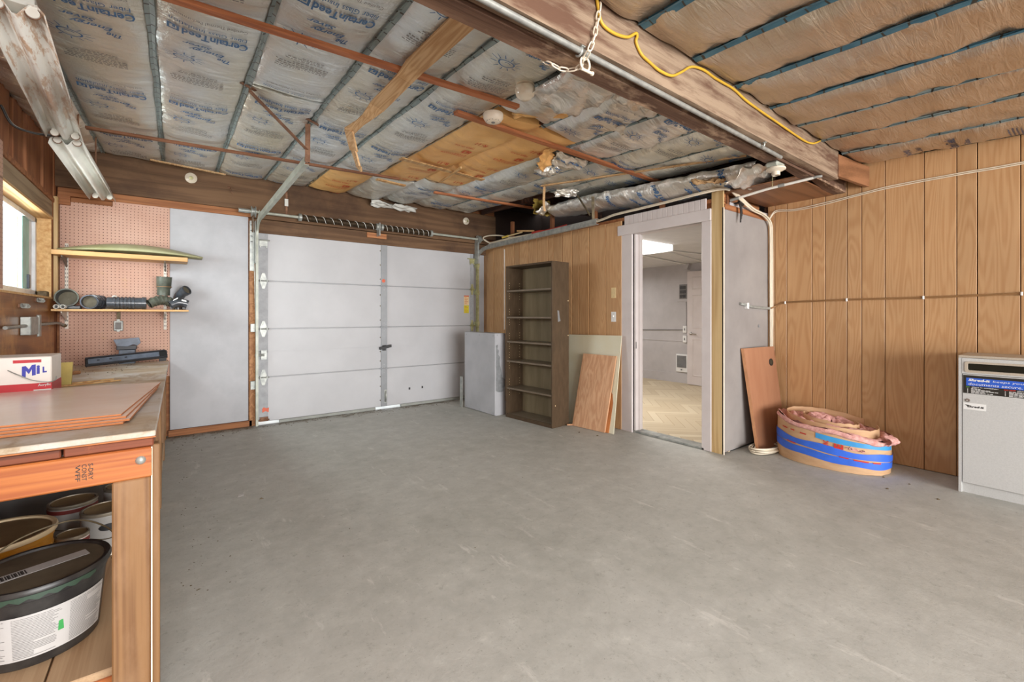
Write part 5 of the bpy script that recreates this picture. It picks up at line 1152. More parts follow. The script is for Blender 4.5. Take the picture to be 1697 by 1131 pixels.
MB().tube([(0.44, 5.48, 2.54), (0.46, 5.47, 2.535)], 0.007, 6).build('nail', M['iron'], e, smooth=60)
e = empty('hinge_strap', (1.0, 5.46, 2.40), 'loose pale metal strap hanging on the header beside the angled rail', 'strap')
MB().box(0.985, 1.005, 5.47, 5.478, 2.33, 2.58).build('strap', M['iron'], e); MB().box(0.975, 1.01, 5.462, 5.47, 2.42, 2.50).build('plate', M['pale_plastic'], e)

# conduit on the beam, yellow cable, chain
e = empty('conduit', (1.5, 1.26, 2.25), 'long grey conduit clipped under the timber beam', 'conduit')
MB().tube([(-0.4, 1.24, 2.266), (0.84, 1.25, 2.266), (2.66, 1.272, 2.266), (3.24, 1.278, 2.262)], 0.012, 10).build('pipe', M['pipe_grey'], e, smooth=60)
for x in (0.3, 1.30, 2.92):
    m = MB(); m.tube([(x, 1.262+0.017*math.cos(a), 2.266+0.017*math.sin(a)) for a in [i*math.pi/8-0.4 for i in range(0, -14, -1)]], 0.005, 6); m.box(x-0.01, x+0.01, 1.236, 1.25, 2.274, 2.279); m.build('clip', M['galv'], e, smooth=60)
e = empty('conduit', (3.87, 1.6, 2.23), 'thin white conduit crossing from the gypsum end to the beam', 'conduit')
MB().tube([(3.83, 1.885, 2.20), (3.85, 1.62, 2.232), (3.905, 1.31, 2.258)], 0.011, 10).build('pipe', M['white_plastic'], e, smooth=60)
MB().tube([(3.825, 1.91, 2.195), (3.832, 1.84, 2.205)], 0.0135, 10).build('coupling', M['pipe_grey'], e, smooth=60); MB().tube([(3.865, 1.545, 2.241), (3.872, 1.50, 2.244)], 0.0145, 10).build('coupling', M['pipe_grey'], e, smooth=60)
MB().tube([(3.905, 1.33, 2.256), (3.91, 1.29, 2.262), (3.93, 1.262, 2.263)], 0.011, 8).build('elbow', M['pipe_grey'], e, smooth=60)
m = MB(); m.tube(spline([(1.36, 1.224, 2.50), (1.369, 1.224, 2.459), (1.387, 1.224, 2.405), (1.424, 1.224, 2.388), (1.489, 1.224, 2.388), (1.561, 1.224, 2.405), (1.612, 1.222, 2.44), (1.622, 1.222, 2.43), (1.617, 1.224, 2.404), (1.654, 1.224, 2.365), (1.711, 1.224, 2.35), (1.789, 1.224, 2.337), (1.886, 1.224, 2.344), (1.968, 1.224, 2.388), (2.058, 1.224, 2.445), (2.171, 1.224, 2.468), (2.291, 1.224, 2.463), (2.487, 1.224, 2.466), (2.665, 1.224, 2.443), (3.072, 1.224, 2.427), (3.458, 1.224, 2.415), (3.62, 1.224, 2.428), (3.722, 1.224, 2.461), (3.78, 1.226, 2.485)], 5), 0.0065, 8)
prop(m.build('yellow_cable', M['yellow_cord'], smooth=60), 'yellow electrical cable draped along the face of the timber beam', 'cable')
ch = empty('chain', (1.32, 1.30, 2.25), 'pale steel chain with shackle slung round the timber beam', 'chain')
lk = MB(); lk.tube([(0.0085*math.cos(a), 0, 0.0165*math.sin(a)+0.006*(1 if math.sin(a) > 0 else -1)) for a in [2*math.pi*i/18 for i in range(18)]], 0.0034, 6, close=True)
link0 = lk.build('link', M['porcelain'], ch, smooth=60, local=True)
path = spline([(1.378, 1.222, 2.49), (1.372, 1.220, 2.44), (1.357, 1.218, 2.379), (1.336, 1.216, 2.31), (1.318, 1.222, 2.262), (1.325, 1.255, 2.244), (1.348, 1.305, 2.242), (1.340, 1.345, 2.243), (1.300, 1.368, 2.244), (1.262, 1.375, 2.25), (1.235, 1.405, 2.275), (1.225, 1.408, 2.33)], 30)
acc = 0; k = 0; last = None
for i in range(1, len(path)):
    acc += (path[i]-path[i-1]).length
    if acc >= 0.0365:
        acc = 0; d = (path[i]-path[i-1]).normalized(); q = d.to_track_quat('Z', 'Y')
        o = link0 if k == 0 else link0.copy()
        if k: COL.objects.link(o); o.parent = ch
        o.matrix_basis = Matrix.Translation(path[i]-Vector((1.32, 1.30, 2.25))) @ q.to_matrix().to_4x4() @ Matrix.Rotation(R(90*(k % 2)+20), 4, 'Z'); k += 1
m = MB(); m.tube([(1.335+0.026*math.cos(a), 1.262, 2.228+0.028*math.sin(a)) for a in [R(-60+i*300/16) for i in range(17)]], 0.005, 8); m.tube([(1.312, 1.262, 2.202), (1.372, 1.262, 2.202)], 0.006, 8); m.lathe([(0.009, 0), (0.009, 0.008)], (1.372, 1.262, 2.202), (1, 0, 0), 8); m.build('shackle', M['porcelain'], ch, smooth=60)

# ------------------------------------------------------------------ cables on the partition and panelled wall
def cable(name, pts, r, mat, root, n=8): return MB().tube(spline(pts, n), r, 7).build(name, M[mat], root, smooth=60)
e = empty('cable_bundle', (3.7, 3.5, 2.25), 'bundle of white cables laid along the top of the partition', 'cable')
for k, (dx, dz) in enumerate(((0, 0), (0.014, 0.008), (0.006, 0.017))):
    cable('cable', [(3.60+dx, 5.28, 2.225+dz), (3.64+dx, 4.9, 2.24+dz), (3.67+dx, 4.3, 2.235+dz), (3.655+dx, 3.6, 2.225+dz*0.6), (3.63+dx, 3.24, 2.215+dz*0.6), (3.625+dx, 3.02, 2.238+dz*0.6), (3.625+dx, 2.68, 2.242+dz*0.6), (3.63+dx, 2.40, 2.247+dz*0.6), (3.655+dx, 2.12, 2.262+dz*0.6), (3.735+dx, 1.955, 2.282+dz*0.6), (3.81+dx, 1.905, 2.275+dz*0.6), (3.95+dx, 1.90, 2.23+dz*1.5), (4.2, 1.90-dx, 2.165+dz), (4.42, 1.895-dx, 2.14+dz*0.6), (4.555+dx*0.6, 1.90-dx, 2.085), (4.59+dx*0.5, 1.905-dx, 1.95), (4.60+dx*0.8-0.01, 1.905-dx*1.1, 1.5), (4.595+dx*0.5, 1.905-dx, 1.0), (4.58, 1.90-dx, 0.55), (4.50, 1.87-dx, 0.10), (4.40, 1.82, 0.02+0.01*k)], 0.0085, 'white_cord', e)
cable('loop', [(3.64, 5.28, 2.235), (3.57, 5.35, 2.29), (3.56, 5.36, 2.33), (3.60, 5.25, 2.345), (3.64, 5.05, 2.32), (3.66, 4.85, 2.27), (3.665, 4.6, 2.245)], 0.010, 'white_cord', e)
e = empty('cable_pair', (4.62, 1.0, 1.33), 'thin tan cable pair clipped level across the oak panelling', 'cable')
for dz in (0, 0.008):
    cable('cable', [(4.585, 1.895, 1.265+dz), (4.618, 1.86, 1.287+dz), (4.622, 1.79, 1.317+dz), (4.622, 1.50, 1.327+dz), (4.622, 1.2, 1.332+dz), (4.622, 0.8, 1.334+dz), (4.622, 0.5, 1.341+dz), (4.622, 0.295, 1.345+dz), (4.622, -0.6, 1.35+dz)], 0.0042, 'tan_cord', e)
for y, z in ((1.785, 1.321), (1.30, 1.334), (0.807, 1.338), (0.305, 1.349)):
    MB().box(4.612, 4.63, y-0.006, y+0.006, z-0.013, z+0.013).build('cable_clip', M['sign_white'], e, bevel=0.003)
e = empty('cable_pair', (4.61, 1.2, 2.2), 'cream cable pair sagging across the top of the oak panelling', 'cable')
for dz in (0, 0.012):
    cable('cable', [(4.56, 1.90, 2.125+dz), (4.61, 1.86, 2.195+dz*1.2), (4.62, 1.70, 2.182+dz), (4.62, 1.50, 2.188+dz*1.4), (4.62, 1.25, 2.215+dz), (4.62, 1.0, 2.236+dz*1.2), (4.62, 0.6, 2.241+dz), (4.62, 0.295, 2.238+dz), (4.62, -0.6, 2.25+dz)], 0.0045, 'white_cord', e)
e = empty('cable_tail', (3.98, 1.90, 2.05), 'short black cables hanging over the top of the gypsum end', 'cable')
for k in range(3): cable('cable', [(3.97+0.012*k, 1.96, 2.20), (3.965+0.012*k, 1.905, 2.19), (3.97+0.012*k, 1.892, 2.12), (3.965+0.011*k, 1.89, 2.02+0.03*k)], 0.006, 'black_cord', e)
MB().tube([(3.95, 1.90, 2.2), (4.03, 1.90, 2.185)], 0.012, 8).build('sleeve', M['black_cord'], e, smooth=60)
e = empty('flex_conduit', (4.2, 1.915, 1.27), 'short grey flexible conduit strapped to the gypsum end', 'conduit')
pth = spline([(4.02, 1.918, 1.305), (4.12, 1.915, 1.293), (4.25, 1.915, 1.278), (4.42, 1.912, 1.272), (4.57, 1.905, 1.268)], 24); m = MB(); m.tube(pth, [0.0105+0.002*(i % 2) for i in range(len(pth))], 8); m.build('pipe', M['galv'], e)
MB().box(4.115, 4.145, 1.898, 1.93, 1.26, 1.315).build('strap', M['sign_white'], e, bevel=0.003)
MB().tube([(4.40, 1.924, 1.10), (4.40, 1.930, 1.10)], 0.014, 10).build('knockout_plug', M['bare_grey']); prop(bpy.data.objects['knockout_plug'], 'small grey plug in the gypsum end below the flexible conduit', 'plug')
e = empty('cord_coil', (4.28, 1.72, 0.0), 'white cable coil heaped on the floor under the leaning desk top', 'cable')
for k in range(9):
    rr_ = 0.15+0.014*(k % 5); cx, cy = 4.20+0.02*math.sin(k*2.1), 1.765+0.012*math.cos(k*1.7)
    m = MB(); m.tube([(cx+rr_*1.25*math.cos(a), cy+rr_*0.5*math.sin(a), 0.008+0.0075*(k//2)+0.010*max(0, -math.cos(a-0.3))*(k % 3)) for a in [2*math.pi*i/40 for i in range(40)]], 0.0065, 6, close=True); m.build('turn', M['white_cord'], e, smooth=60)
# odds and ends lying on top of the partition
e = empty('tool_handle', (3.62, 4.75, 2.28), 'yellow-handled tool lying on the partition top behind the track', 'tool')
MB().tube([(3.62, 4.98, 2.28), (3.63, 4.86, 2.287)], 0.014, 10).build('handle', M['yellow_plastic'], e, smooth=60); MB().tube([(3.63, 4.86, 2.287), (3.655, 4.58, 2.30)], 0.009, 8).build('shaft', M['cream_plastic'], e, smooth=60)
e = empty('wood_stick', (3.65, 4.5, 2.3), 'short wooden stick lying across the tool on the partition top', 'stick')
MB().bar((3.63, 4.66, 2.325), (3.67, 4.36, 2.285), 0.02, 0.02).build('stick', M['pine'], e, bevel=0.003)
e = empty('extension_plug', (3.64, 4.25, 2.25), 'red plug end of a cord lying along the track', 'plug')
MB().tube([(3.62, 4.33, 2.245), (3.635, 4.22, 2.25), (3.64, 4.14, 2.252)], [0.02, 0.02, 0.008], 10).build('plug', M['red_plastic'], e, smooth=40); cable('cord', [(3.64, 4.14, 2.252), (3.65, 3.9, 2.256), (3.655, 3.75, 2.262)], 0.006, 'red_plastic', e)

# switch plates on the partition
def plate(y, z, w, h, mat, lab, toggle):
    x = xp(y)-0.001; e = empty('switch_plate' if toggle else 'blank_plate', (x, y, z), lab, 'wall plate')
    MB().box(x-0.006, x, y-w/2, y+w/2, z-h/2, z+h/2).build('plate', M[mat], e, bevel=0.003)
    if toggle: MB().obox((x-0.02, y-0.005, z-0.004), (0.014, 0, 0), (0, 0.010, 0), (-0.003, 0, 0.018)).build('toggle', M[mat], e, bevel=0.001)
    for dz in ((-0.032, 0.032) if toggle else (-0.035, 0.035)): MB().lathe([(0.003, 0), (0.001, 0.001)], (x-0.006, y, z+dz), (-1, 0, 0), 8).build('screw', M['knob_steel'], e)
plate(3.105, 1.185, 0.068, 0.11, 'sign_white', 'white toggle switch plate on the oak partition beside the doorway', True)
plate(3.105, 1.44, 0.066, 0.115, 'cream_plastic', 'tan blank plate on the oak partition above the toggle switch', False)
# ------------------------------------------------------------------ bookcase against the partition
def frame(o, xl): 
    x = Vector(xl).normalized(); z = Vector((0, 0, 1)); y = z.cross(x)
    return Matrix(((x.x, y.x, 0, o[0]), (x.y, y.y, 0, o[1]), (x.z, y.z, 1, o[2]), (0, 0, 0, 1)))
bk = empty('bookcase', label='tall dark brown bookcase with five empty shelves by the oak partition', cat='bookcase', mat=frame((3.118, 4.224, 0), (0.08, -0.9968, 0)))
BW, BD, BH = 0.75, 0.268, 1.78
def L(mb, n, mt, bev=0.0015): return mb.build(n, M[mt], bk, bevel=bev, local=True)
for x in (0, BW-0.016): L(MB().box(x, x+0.016, 0, BD, 0, BH), 'side_panel', 'bookcase')
L(MB().box(0.016, BW-0.016, BD-0.008, BD-0.004, 0.03, BH-0.01), 'back_panel', 'bookcase_back', 0)
L(MB().box(0.016, BW-0.016, 0.0, BD-0.01, BH-0.02, BH), 'top_panel', 'bookcase')
L(MB().box(0.016, BW-0.016, 0.02, BD-0.01, 0.02, 0.04), 'bottom_panel', 'bookcase_shelf')
L(MB().box(0.016, BW-0.016, 0.0, 0.018, 0.0, 0.04), 'kick_board', 'bookcase')
for z in (1.487, 1.178, 0.893, 0.665, 0.347):
    s_ = L(MB().box(0.018, BW-0.018, 0.006, BD-0.012, z-0.012, z+0.006), 'shelf', 'bookcase_shelf')
    MB().box(0.018, BW-0.018, 0.003, 0.006, z-0.012, z+0.006).build('shelf_edge', M['shelf_front'], s_, local=True)
m = MB()
for x, s_ in ((0.0163, 1), (BW-0.0163, -1)):
    for y in (0.045, BD-0.06):
        for zc_ in (1.487, 1.178, 0.893, 0.665, 0.347):
            for d in (-0.09, -0.06, -0.03, 0.035, 0.065, 0.095):
                m.lathe([(0.004, 0), (0.001, 0.0008)], (x, y, zc_+d), (s_, 0, 0), 6, cap=False)
prop(m.build('peg_hole', M['sticker_pale'], bk, local=True), kind='stuff')
m = MB(); m.prism([(0.09, 1.13), (0.13, 1.14), (0.12, 1.17), (0.105, 1.25), (0.08, 1.255), (0.085, 1.2)], (BW+0.0004, 0, 0), (0, 1, 0), (0, 0, 1), (0.0004, 0, 0)); m.build('scuff', M['stile'], bk, local=True)
for y, z in ((0.05, 0.235), (0.255, 1.36), (0.255, 0.98)): MB().lathe([(0.006, 0), (0.001, 0.002)], (BW, y, z), (1, 0, 0), 10, cap=False).build('cam_cap', M['sticker_pale'], bk, local=True)

# white box cabinet standing before the track
wc = empty('white_cabinet', (3.10, 4.66, 0), 'low white painted box cabinet with a torn grey patch beside the bookcase', 'cabinet')
MB().obox((3.032, 4.325, 0.006), (-0.012, 0.67, 0), (0.014, 0.0, 0), (0, 0, 0.978)).build('front_panel', M['white_panel'], wc, bevel=0.002)
MB().box(3.0465, 3.19, 4.326, 4.340, 0.0, 0.985).build('side_panel', M['white_panel'], wc, bevel=0.002)
MB().box(3.05, 3.19, 4.981, 4.995, 0.0, 0.985).build('side_panel', M['white_panel'], wc, bevel=0.002)
MB().box(3.0465, 3.19, 4.341, 4.98, 0.972, 0.985).build('top_panel', M['white_panel'], wc)
MB().box(3.0465, 3.19, 4.341, 4.98, 0.0, 0.014).build('bottom_panel', M['white_panel'], wc)
pp = [(0.0, 0.30), (0.03, 0.28), (0.075, 0.275), (0.115, 0.285), (0.118, 0.33), (0.135, 0.345), (0.14, 0.42), (0.115, 0.44), (0.09, 0.455), (0.075, 0.56), (0.062, 0.60), (0.055, 0.66), (0.06, 0.70), (0.035, 0.73), (0.045, 0.78), (0.025, 0.80), (0.032, 0.85), (0.0, 0.84), (0.006, 0.7), (-0.004, 0.6), (0.006, 0.5), (-0.002, 0.4)]
pp = [(max(0.0005, a), b) for a, b in pp]
MB().prism(pp, (3.047, 4.326, 0), (1, 0, 0), (0, 0, 1), (0, -0.0012, 0)).build('bare_patch', M['bare_grey'], wc)
m = MB()
for y in (4.36, 4.65, 4.95):
    for z in (0.03, 0.955): m.lathe([(0.006, 0), (0.001, 0.002)], (3.031-0.0179*(y-4.325), y, z), (-1, 0, 0), 8, cap=False)
for x in (3.07, 3.17): m.lathe([(0.006, 0), (0.001, 0.002)], (x, 4.326, 0.965), (0, -1, 0), 8, cap=False)
prop(m.build('nail_head', M['ink_grey'], wc), kind='stuff')
MB().box(2.985, 2.992, 5.00, 5.06, 0.0, 0.40).build('metal_strip', M['galv']); prop(bpy.data.objects['metal_strip'], 'narrow grey metal strip standing behind the white cabinet edge', 'strip')

# boards leaning on the partition between bookcase and doorway
def lean(name, b0, b1, t0, t1, th, mat, lab, edge=None, cat='board', nrm=-1):
    """board with bottom edge b0-b1 on the floor and top edge t0-t1, thickness behind"""
    b0, b1, t0, t1 = map(Vector, (b0, b1, t0, t1)); n = (b1-b0).cross(t0-b0).normalized()
    if n.dot(Vector((-1, -1, 0))) > 0: n = -n
    n *= th; front = [b0, b1, t1, t0]; back = [p+n for p in front]
    dz = min(p.z for p in front+back)
    front = [p-Vector((0, 0, dz-0.001)) for p in front]; back = [p-Vector((0, 0, dz-0.001)) for p in back]
    m = MB(); m.cur = 0; m.add(front, [(0, 1, 2, 3)]); m.add(back, [(3, 2, 1, 0)]); m.cur = 1; m.add(front+back, [(i, (i+1) % 4, 4+(i+1) % 4, 4+i) for i in range(4)])
    bm_ = m.build(name, [M[mat], M[edge or mat]], bevel=0.0015)
    return prop(bm_, lab, cat)
lean('brown_panel', (3.62, 3.70, 0), (3.60, 3.36, 0), (3.66, 3.70, 0.60), (3.655, 3.36, 0.60), 0.012, 'orange_board', 'orange brown board standing low behind the bookcase and plywood', 'orange_board')
lean('cream_panel', (3.53, 3.72, 0.001), (3.515, 2.935, 0.001), (3.685, 3.74, 0.975), (3.678, 2.965, 0.988), 0.007, 'cream_board', 'large smooth cream-green sheet leaning on the partition behind the plywood', 'cream_board')
lean('plywood_panel', (3.437, 3.441, 0), (3.482, 3.025, 0), (3.60, 3.43, 0.775), (3.622, 2.99, 0.775), 0.016, 'ply', 'knotty plywood panel leaning in front of the cream-green sheet', 'ply')
lean('narrow_board', (3.48, 3.20, 0), (3.505, 2.995, 0), (3.58, 3.18, 0.43), (3.592, 2.975, 0.43), 0.014, 'orange_board', 'narrow orange board tucked behind the plywood panel edge', 'orange_board')
m = MB(); m.bar((3.39, 3.475, 0.012), (3.44, 3.445, 0.012), 0.03, 0.012); prop(m.build('wood_scrap', M['ply'], bevel=0.002), 'tiny wood scrap on the floor at the bookcase foot', 'scrap')
# desk top with two grommets
dk = empty('desk_top', (4.36, 1.78, 0), 'cherry laminate desk top with two cable grommets leaning by the gypsum end', 'desk top')
b0, b1, t0, t1 = Vector((4.10, 1.795, 0.001)), Vector((4.575, 1.755, 0.001)), Vector((4.035, 1.895, 0.905)), Vector((4.545, 1.855, 0.905))
n = (b1-b0).cross(t0-b0).normalized(); n = n if n.y > 0 else -n; n *= 0.028
m = MB(); F_ = [b0, b1, t1, t0]; B_ = [p+n for p in F_]
m.add(F_, [(0, 1, 2, 3)]); m.add(B_, [(3, 2, 1, 0)]); m.cur = 1; m.add(F_+B_, [(i, (i+1) % 4, 4+(i+1) % 4, 4+i) for i in range(4)])
m.build('slab', [M['desk'], M['desk_edge']], dk, bevel=0.003)
for s_, q in ((0.83, 0.84), (0.86, 0.16)):
    c = b0.lerp(b1, s_).lerp(t0.lerp(t1, s_), q); d = -n.normalized()
    MB().lathe([(0.034, 0), (0.034, 0.003), (0.025, 0.004), (0.025, 0.001)], c, d, 24, cap=False).build('grommet', M['black'], dk, smooth=40)
    MB().lathe([(0.025, 0.0012), (0.001, 0.0012)], c, d, 20, cap=False).build('grommet_hole', M['slot_dark'], dk)

# rolled insulation bound with tape
ro = empty('insulation_roll', (4.32, 1.34, 0), 'flattened roll of pink kraft-backed insulation bound with blue tape by the oak wall', 'insulation roll')
CX, CY, AX, AY = 4.315, 1.325, 0.285, 0.385
def ell(a, r=1.0): return CX+AX*r*math.cos(a)*(1+0.03*math.sin(3*a+1)), CY+AY*r*math.sin(a)
def top(a): return 0.305+0.055*math.sin(a)+0.012*math.sin(4*a)
def wallring(r, z0, z1, mat, name, a0=0, a1=2*math.pi, th=0.004, n=64, bulge=0.012, root=ro, wig=0.0):
    m = MB()
    def f(u, v, k=0):
        a = a0+(a1-a0)*u; zz0 = z0(a) if callable(z0) else z0; zz1 = z1(a) if callable(z1) else z1
        z = zz0+(zz1-zz0)*v; q = r-k+bulge*math.sin(math.pi*min(1, max(0, z/0.33)))+0.004*nz(a*3, z*9, r)
        x, y = ell(a, q); return (x, y, z+wig*nz(a*5, 1, r))
    m.grid(f, n, 6); m.grid(lambda u, v: f(1-u, v, th/0.33), n, 6)
    for v in (0, 1): m.grid(lambda u, w, v=v: f(u if v else 1-u, v, w*th/0.33), n, 1)
    return m.build(name, M[mat], root, smooth=60)
wallring(1.0, 0.002, top, 'kraft_roll', 'kraft_wrap', wig=0.004)
m = MB(); m.lathe([(0.001, 0), (0.96, 0)], n=3); m = MB()
def pink(u, v):
    a = 2*math.pi*u; r = 0.985*(1-v); x, y = ell(a, r); h = top(a)*r+0.33*(1-r) if r > 0.6 else 0.33+0.03*math.sin(a)
    return (x, y, h-0.012+0.016*nz(x*16, y*16, 1)+0.012*nz(x*40, y*40, 4)+(0.028*math.sin((r)*19+u*4)))
m.grid(pink, 96, 26); m.build('pink_filling', M['fibre'], ro, smooth=180)
wallring(0.82, 0.25, lambda a: 0.355+0.035*math.sin(a+0.4), 'kraft_roll', 'kraft_turn', -0.6, 5.2, wig=0.008)
wallring(0.50, 0.27, lambda a: 0.355+0.02*math.sin(a), 'kraft_roll', 'kraft_turn', 0.8, 5.5, wig=0.01)
m = MB()
def lip(u, v):
    a = R(-150)+R(300)*u-R(90); x, y = ell(a, 1.015+0.03*math.sin(v*3.1)+0.02*nz(u*14, v*2, 5)); return (x, y, top(a)+0.018*math.cos(v*3.14)-0.006+0.012*nz(u*22, v*3, 2))
m.grid(lip, 90, 6); m.build('pink_lip', M['fibre'], ro, smooth=180)
m = MB(); m.grid(lambda u, v: (ell(R(-112+14*u), 1.04+0.07*math.sin(v*2.6))[0], ell(R(-112+14*u), 1.04+0.07*math.sin(v*2.6))[1]-0.03*math.sin(v*3), 0.30-0.07*v+0.012*nz(u*6, v*6, 8)), 10, 10); m.build('pink_tuft', M['fibre'], ro, smooth=180)
A0, A1 = R(95), R(285)
wallring(1.012, lambda a: 0.072+0.030*math.sin(a)+0.004*math.sin(7*a), lambda a: 0.128+0.036*math.sin(a)+0.003*math.sin(9*a), 'blue_tape', 'tape_band', A0, A1, 0.001)
wallring(1.016, lambda a: 0.138+0.038*math.sin(a)+0.004*math.sin(5*a), lambda a: 0.190+0.040*math.sin(a)+0.008*math.sin(6*a+1), 'blue_tape', 'tape_band', A0, A1, 0.001)
wallring(1.012, lambda a: 0.232+0.045*math.sin(a)+0.003*math.sin(5*a), lambda a: 0.272+0.050*math.sin(a), 'light_blue_tape', 'tape_band', R(178), R(268), 0.001)
def on_roll(a0, z0):
    def f(p): 
        a = a0+p[0]/0.33; x, y = ell(a, 1.03); return (x, y, z0+0.045*math.sin(a)+p[1])
    return f
m = MB(); put_text(m, 'INC', (0, 0, 0), (0, 1, 0), (-1, 0, 0), 0.036, 0.030, 0.03, fn=on_roll(R(188), 0.214)); put_text(m, 'E', (0, 0, 0), (0, 1, 0), (-1, 0, 0), 0.036, 0.05, 0.05, fn=on_roll(R(200), 0.209))
m.build('lettering', M['red_ink'], ro)
m = MB()
for a, z, wd in ((140, 0.236, 0.05), (152, 0.238, 0.03), (165, 0.236, 0.04), (205, 0.134, 0.05), (222, 0.133, 0.09), (240, 0.133, 0.06), (150, 0.135, 0.07)):
    m.grid(lambda u, v, a=a, z=z, wd=wd: on_roll(R(a), z)(((u-0.5)*wd, (v-0.5)*0.009)), 5, 1)
prop(m.build('print', M['red_ink'], ro), kind='stuff')
m = MB(); m.grid(lambda u, v: (lambda q: (q[0], q[1], q[2]-0.004+0.02*nz(u*5, v*3, 3)))(on_roll(R(206+20*u), 0.215)((0, 0.018*(v-0.5)*math.sin(u*3.1)))), 14, 3); m.build('torn_fibre', M['fibre'], ro, smooth=180)

# shred bin console at the frame edge
cn = empty('document_console', (4.42, 0.26, 0), 'grey speckled document shredding console with a slot and blue notice', 'console')
X0, Y1, Y0, H_ = 4.25, 0.565, 0.02, 0.93
MB().box(X0+0.004, 4.61, Y1-0.016, Y1, 0, H_-0.016).build('side_panel', M['console'], cn, bevel=0.001)
MB().box(X0+0.004, 4.61, Y0, Y0+0.016, 0, H_-0.016).build('side_panel', M['console'], cn, bevel=0.001)
MB().box(X0, 4.615, Y0, Y1, H_-0.016, H_).build('top_panel', M['console_top'], cn, bevel=0.002)
MB().box(4.60, 4.61, Y0+0.016, Y1-0.016, 0.05, H_-0.016).build('back_panel', M['console'], cn)
MB().box(X0+0.024, X0+0.036, Y0+0.016, Y1-0.016, 0, 0.067).build('kick_board', M['console'], cn)
fr = MB(); z0, z1 = 0.806, H_-0.018
ys0, ys1, zs0, zs1 = 0.06, 0.528, 0.822, 0.884
fr.box(X0+0.003, X0+0.019, Y0+0.017, Y1-0.017, z0, zs0).box(X0+0.003, X0+0.019, Y0+0.017, Y1-0.017, zs1, z1).box(X0+0.003, X0+0.019, ys1, Y1-0.017, zs0, zs1).box(X0+0.003, X0+0.019, Y0+0.017, ys0, zs0, zs1)
fr.build('slot_panel', M['console'], cn)
m = MB()
def rrect(y0, y1, z0, z1, r, k=5):
    out = []
    for cy, cz, a0 in ((y1-r, z1-r, 0), (y0+r, z1-r, 90), (y0+r, z0+r, 180), (y1-r, z0+r, 270)):
        out += [(cy+r*math.cos(R(a0+90*i/k)), cz+r*math.sin(R(a0+90*i/k))) for i in range(k+1)]
    return out
o_ = rrect(ys0-0.006, ys1+0.006, zs0-0.006, zs1+0.006, 0.014); i_ = rrect(ys0+0.006, ys1-0.008, zs0+0.009, zs1-0.007, 0.008); n = len(o_)
m.add([(X0-0.002, a, b) for a, b in o_]+[(X0-0.002, a, b) for a, b in i_]+[(X0+0.015, a, b) for a, b in i_]+[(X0+0.004, a, b) for a, b in o_],
      [(i, (i+1) % n, n+(i+1) % n, n+i) for i in range(n)]+[(n+i, n+(i+1) % n, 2*n+(i+1) % n, 2*n+i) for i in range(n)]+[(3*n+i, 3*n+(i+1) % n, (i+1) % n, i) for i in range(n)])
m.build('slot_bezel', M['console_top'], cn)
MB().obox((X0+0.03, ys0, zs0-0.02), (0.08, 0, -0.04), (0, ys1-ys0, 0), (0.0, 0, 0.01)).build('slot_chute', M['slot_dark'], cn)
MB().box(X0+0.11, X0+0.12, Y0+0.017, Y1-0.017, 0.75, H_-0.018).build('slot_back', M['slot_dark'], cn)
dr = MB().box(X0+0.003, X0+0.019, Y0+0.019, Y1-0.019, 0.070, 0.803).build('door', M['console'], cn, bevel=0.0015)
# notice: black plate, blue band, lettering; it reads towards -Y
U, V = (0, -1, 0), (0, 0, 1); xs = X0+0.003
MB().box(xs-0.0015, xs, 0.03, 0.542, 0.676, 0.797).build('notice_plate', M['sign_black'], dr)
MB().box(xs-0.0022, xs-0.0015, 0.05, 0.527, 0.727, 0.780).build('notice_band', M['sign_blue'], dr)
def txt(s, y, z, h, mat, bold=0.0, shear=0.0, width=None, d=0.0027):
    m = MB(); put_text(m, s, (xs-d, y, z), U, V, width, h, bold, shear, align='l'); return m.build('lettering', M[mat], dr)
txt('Shred-it', 0.517, 0.767, 0.017, 'sign_white', 0.045, 0.2, 0.10); txt('keeps your sensitive', 0.405, 0.765, 0.016, 'sign_white', 0.0, 0.15, 0.27)
txt('documents secure.', 0.517, 0.741, 0.016, 'sign_white', 0.0, 0.15, 0.24)
txt('DO', 0.527, 0.7195, 0.008, 'sign_green', 0.05); txt('place in container:', 0.500, 0.7190, 0.008, 'sign_white', 0.02, 0, 0.12)
txt('DO NOT', 0.355, 0.7195, 0.008, 'red_ink', 0.05, 0, 0.05); txt('place in container:', 0.298, 0.7190, 0.008, 'sign_white', 0.02, 0, 0.12)
m = MB(); rnd = random.Random(2)
for y0_ in (0.522, 0.352):
    for r in range(5):
        m.box(xs-0.0025, xs-0.0015, y0_-0.004, y0_, 0.7075-r*0.0068, 0.7105-r*0.0068); y = y0_-0.018
        for k in range(rnd.randint(3, 6)): l = rnd.uniform(0.010, 0.022); m.box(xs-0.0025, xs-0.0015, y-l, y, 0.7075-r*0.0068, 0.7105-r*0.0068); y -= l+0.003
prop(m.build('fine_print', M['sign_white'], dr), kind='stuff')
MB().lathe([(0.009, 0), (0.001, 0.0006)], (xs-0.0016, 0.225, 0.69), (-1, 0, 0), 14, cap=False).build('leaf_mark', M['sign_green'], dr)
MB().lathe([(0.012, 0), (0.011, 0.004), (0.004, 0.005), (0.001, 0.003)], (xs, 0.520, 0.628), (-1, 0, 0), 18, cap=False).build('lock', M['knob_steel'], cn, smooth=40)
MB().box(xs-0.001, xs, 0.435, 0.541, 0.567, 0.611).build('tag_label', M['sign_white'], dr)
txt('Shred-it', 0.522, 0.588, 0.014, 'ink_dark', 0.05, 0.2, 0.078, 0.0015)
m = MB(); m.prism([(0.0, 0.0), (0.022, -0.004), (0.014, -0.008), (0.016, -0.016)], (xs-0.0012, 0.534, 0.600), (0, -1, 0), (0, 0, 1), (-0.0003, 0, 0)); m.build('arrow_mark', M['ink_dark'], dr)

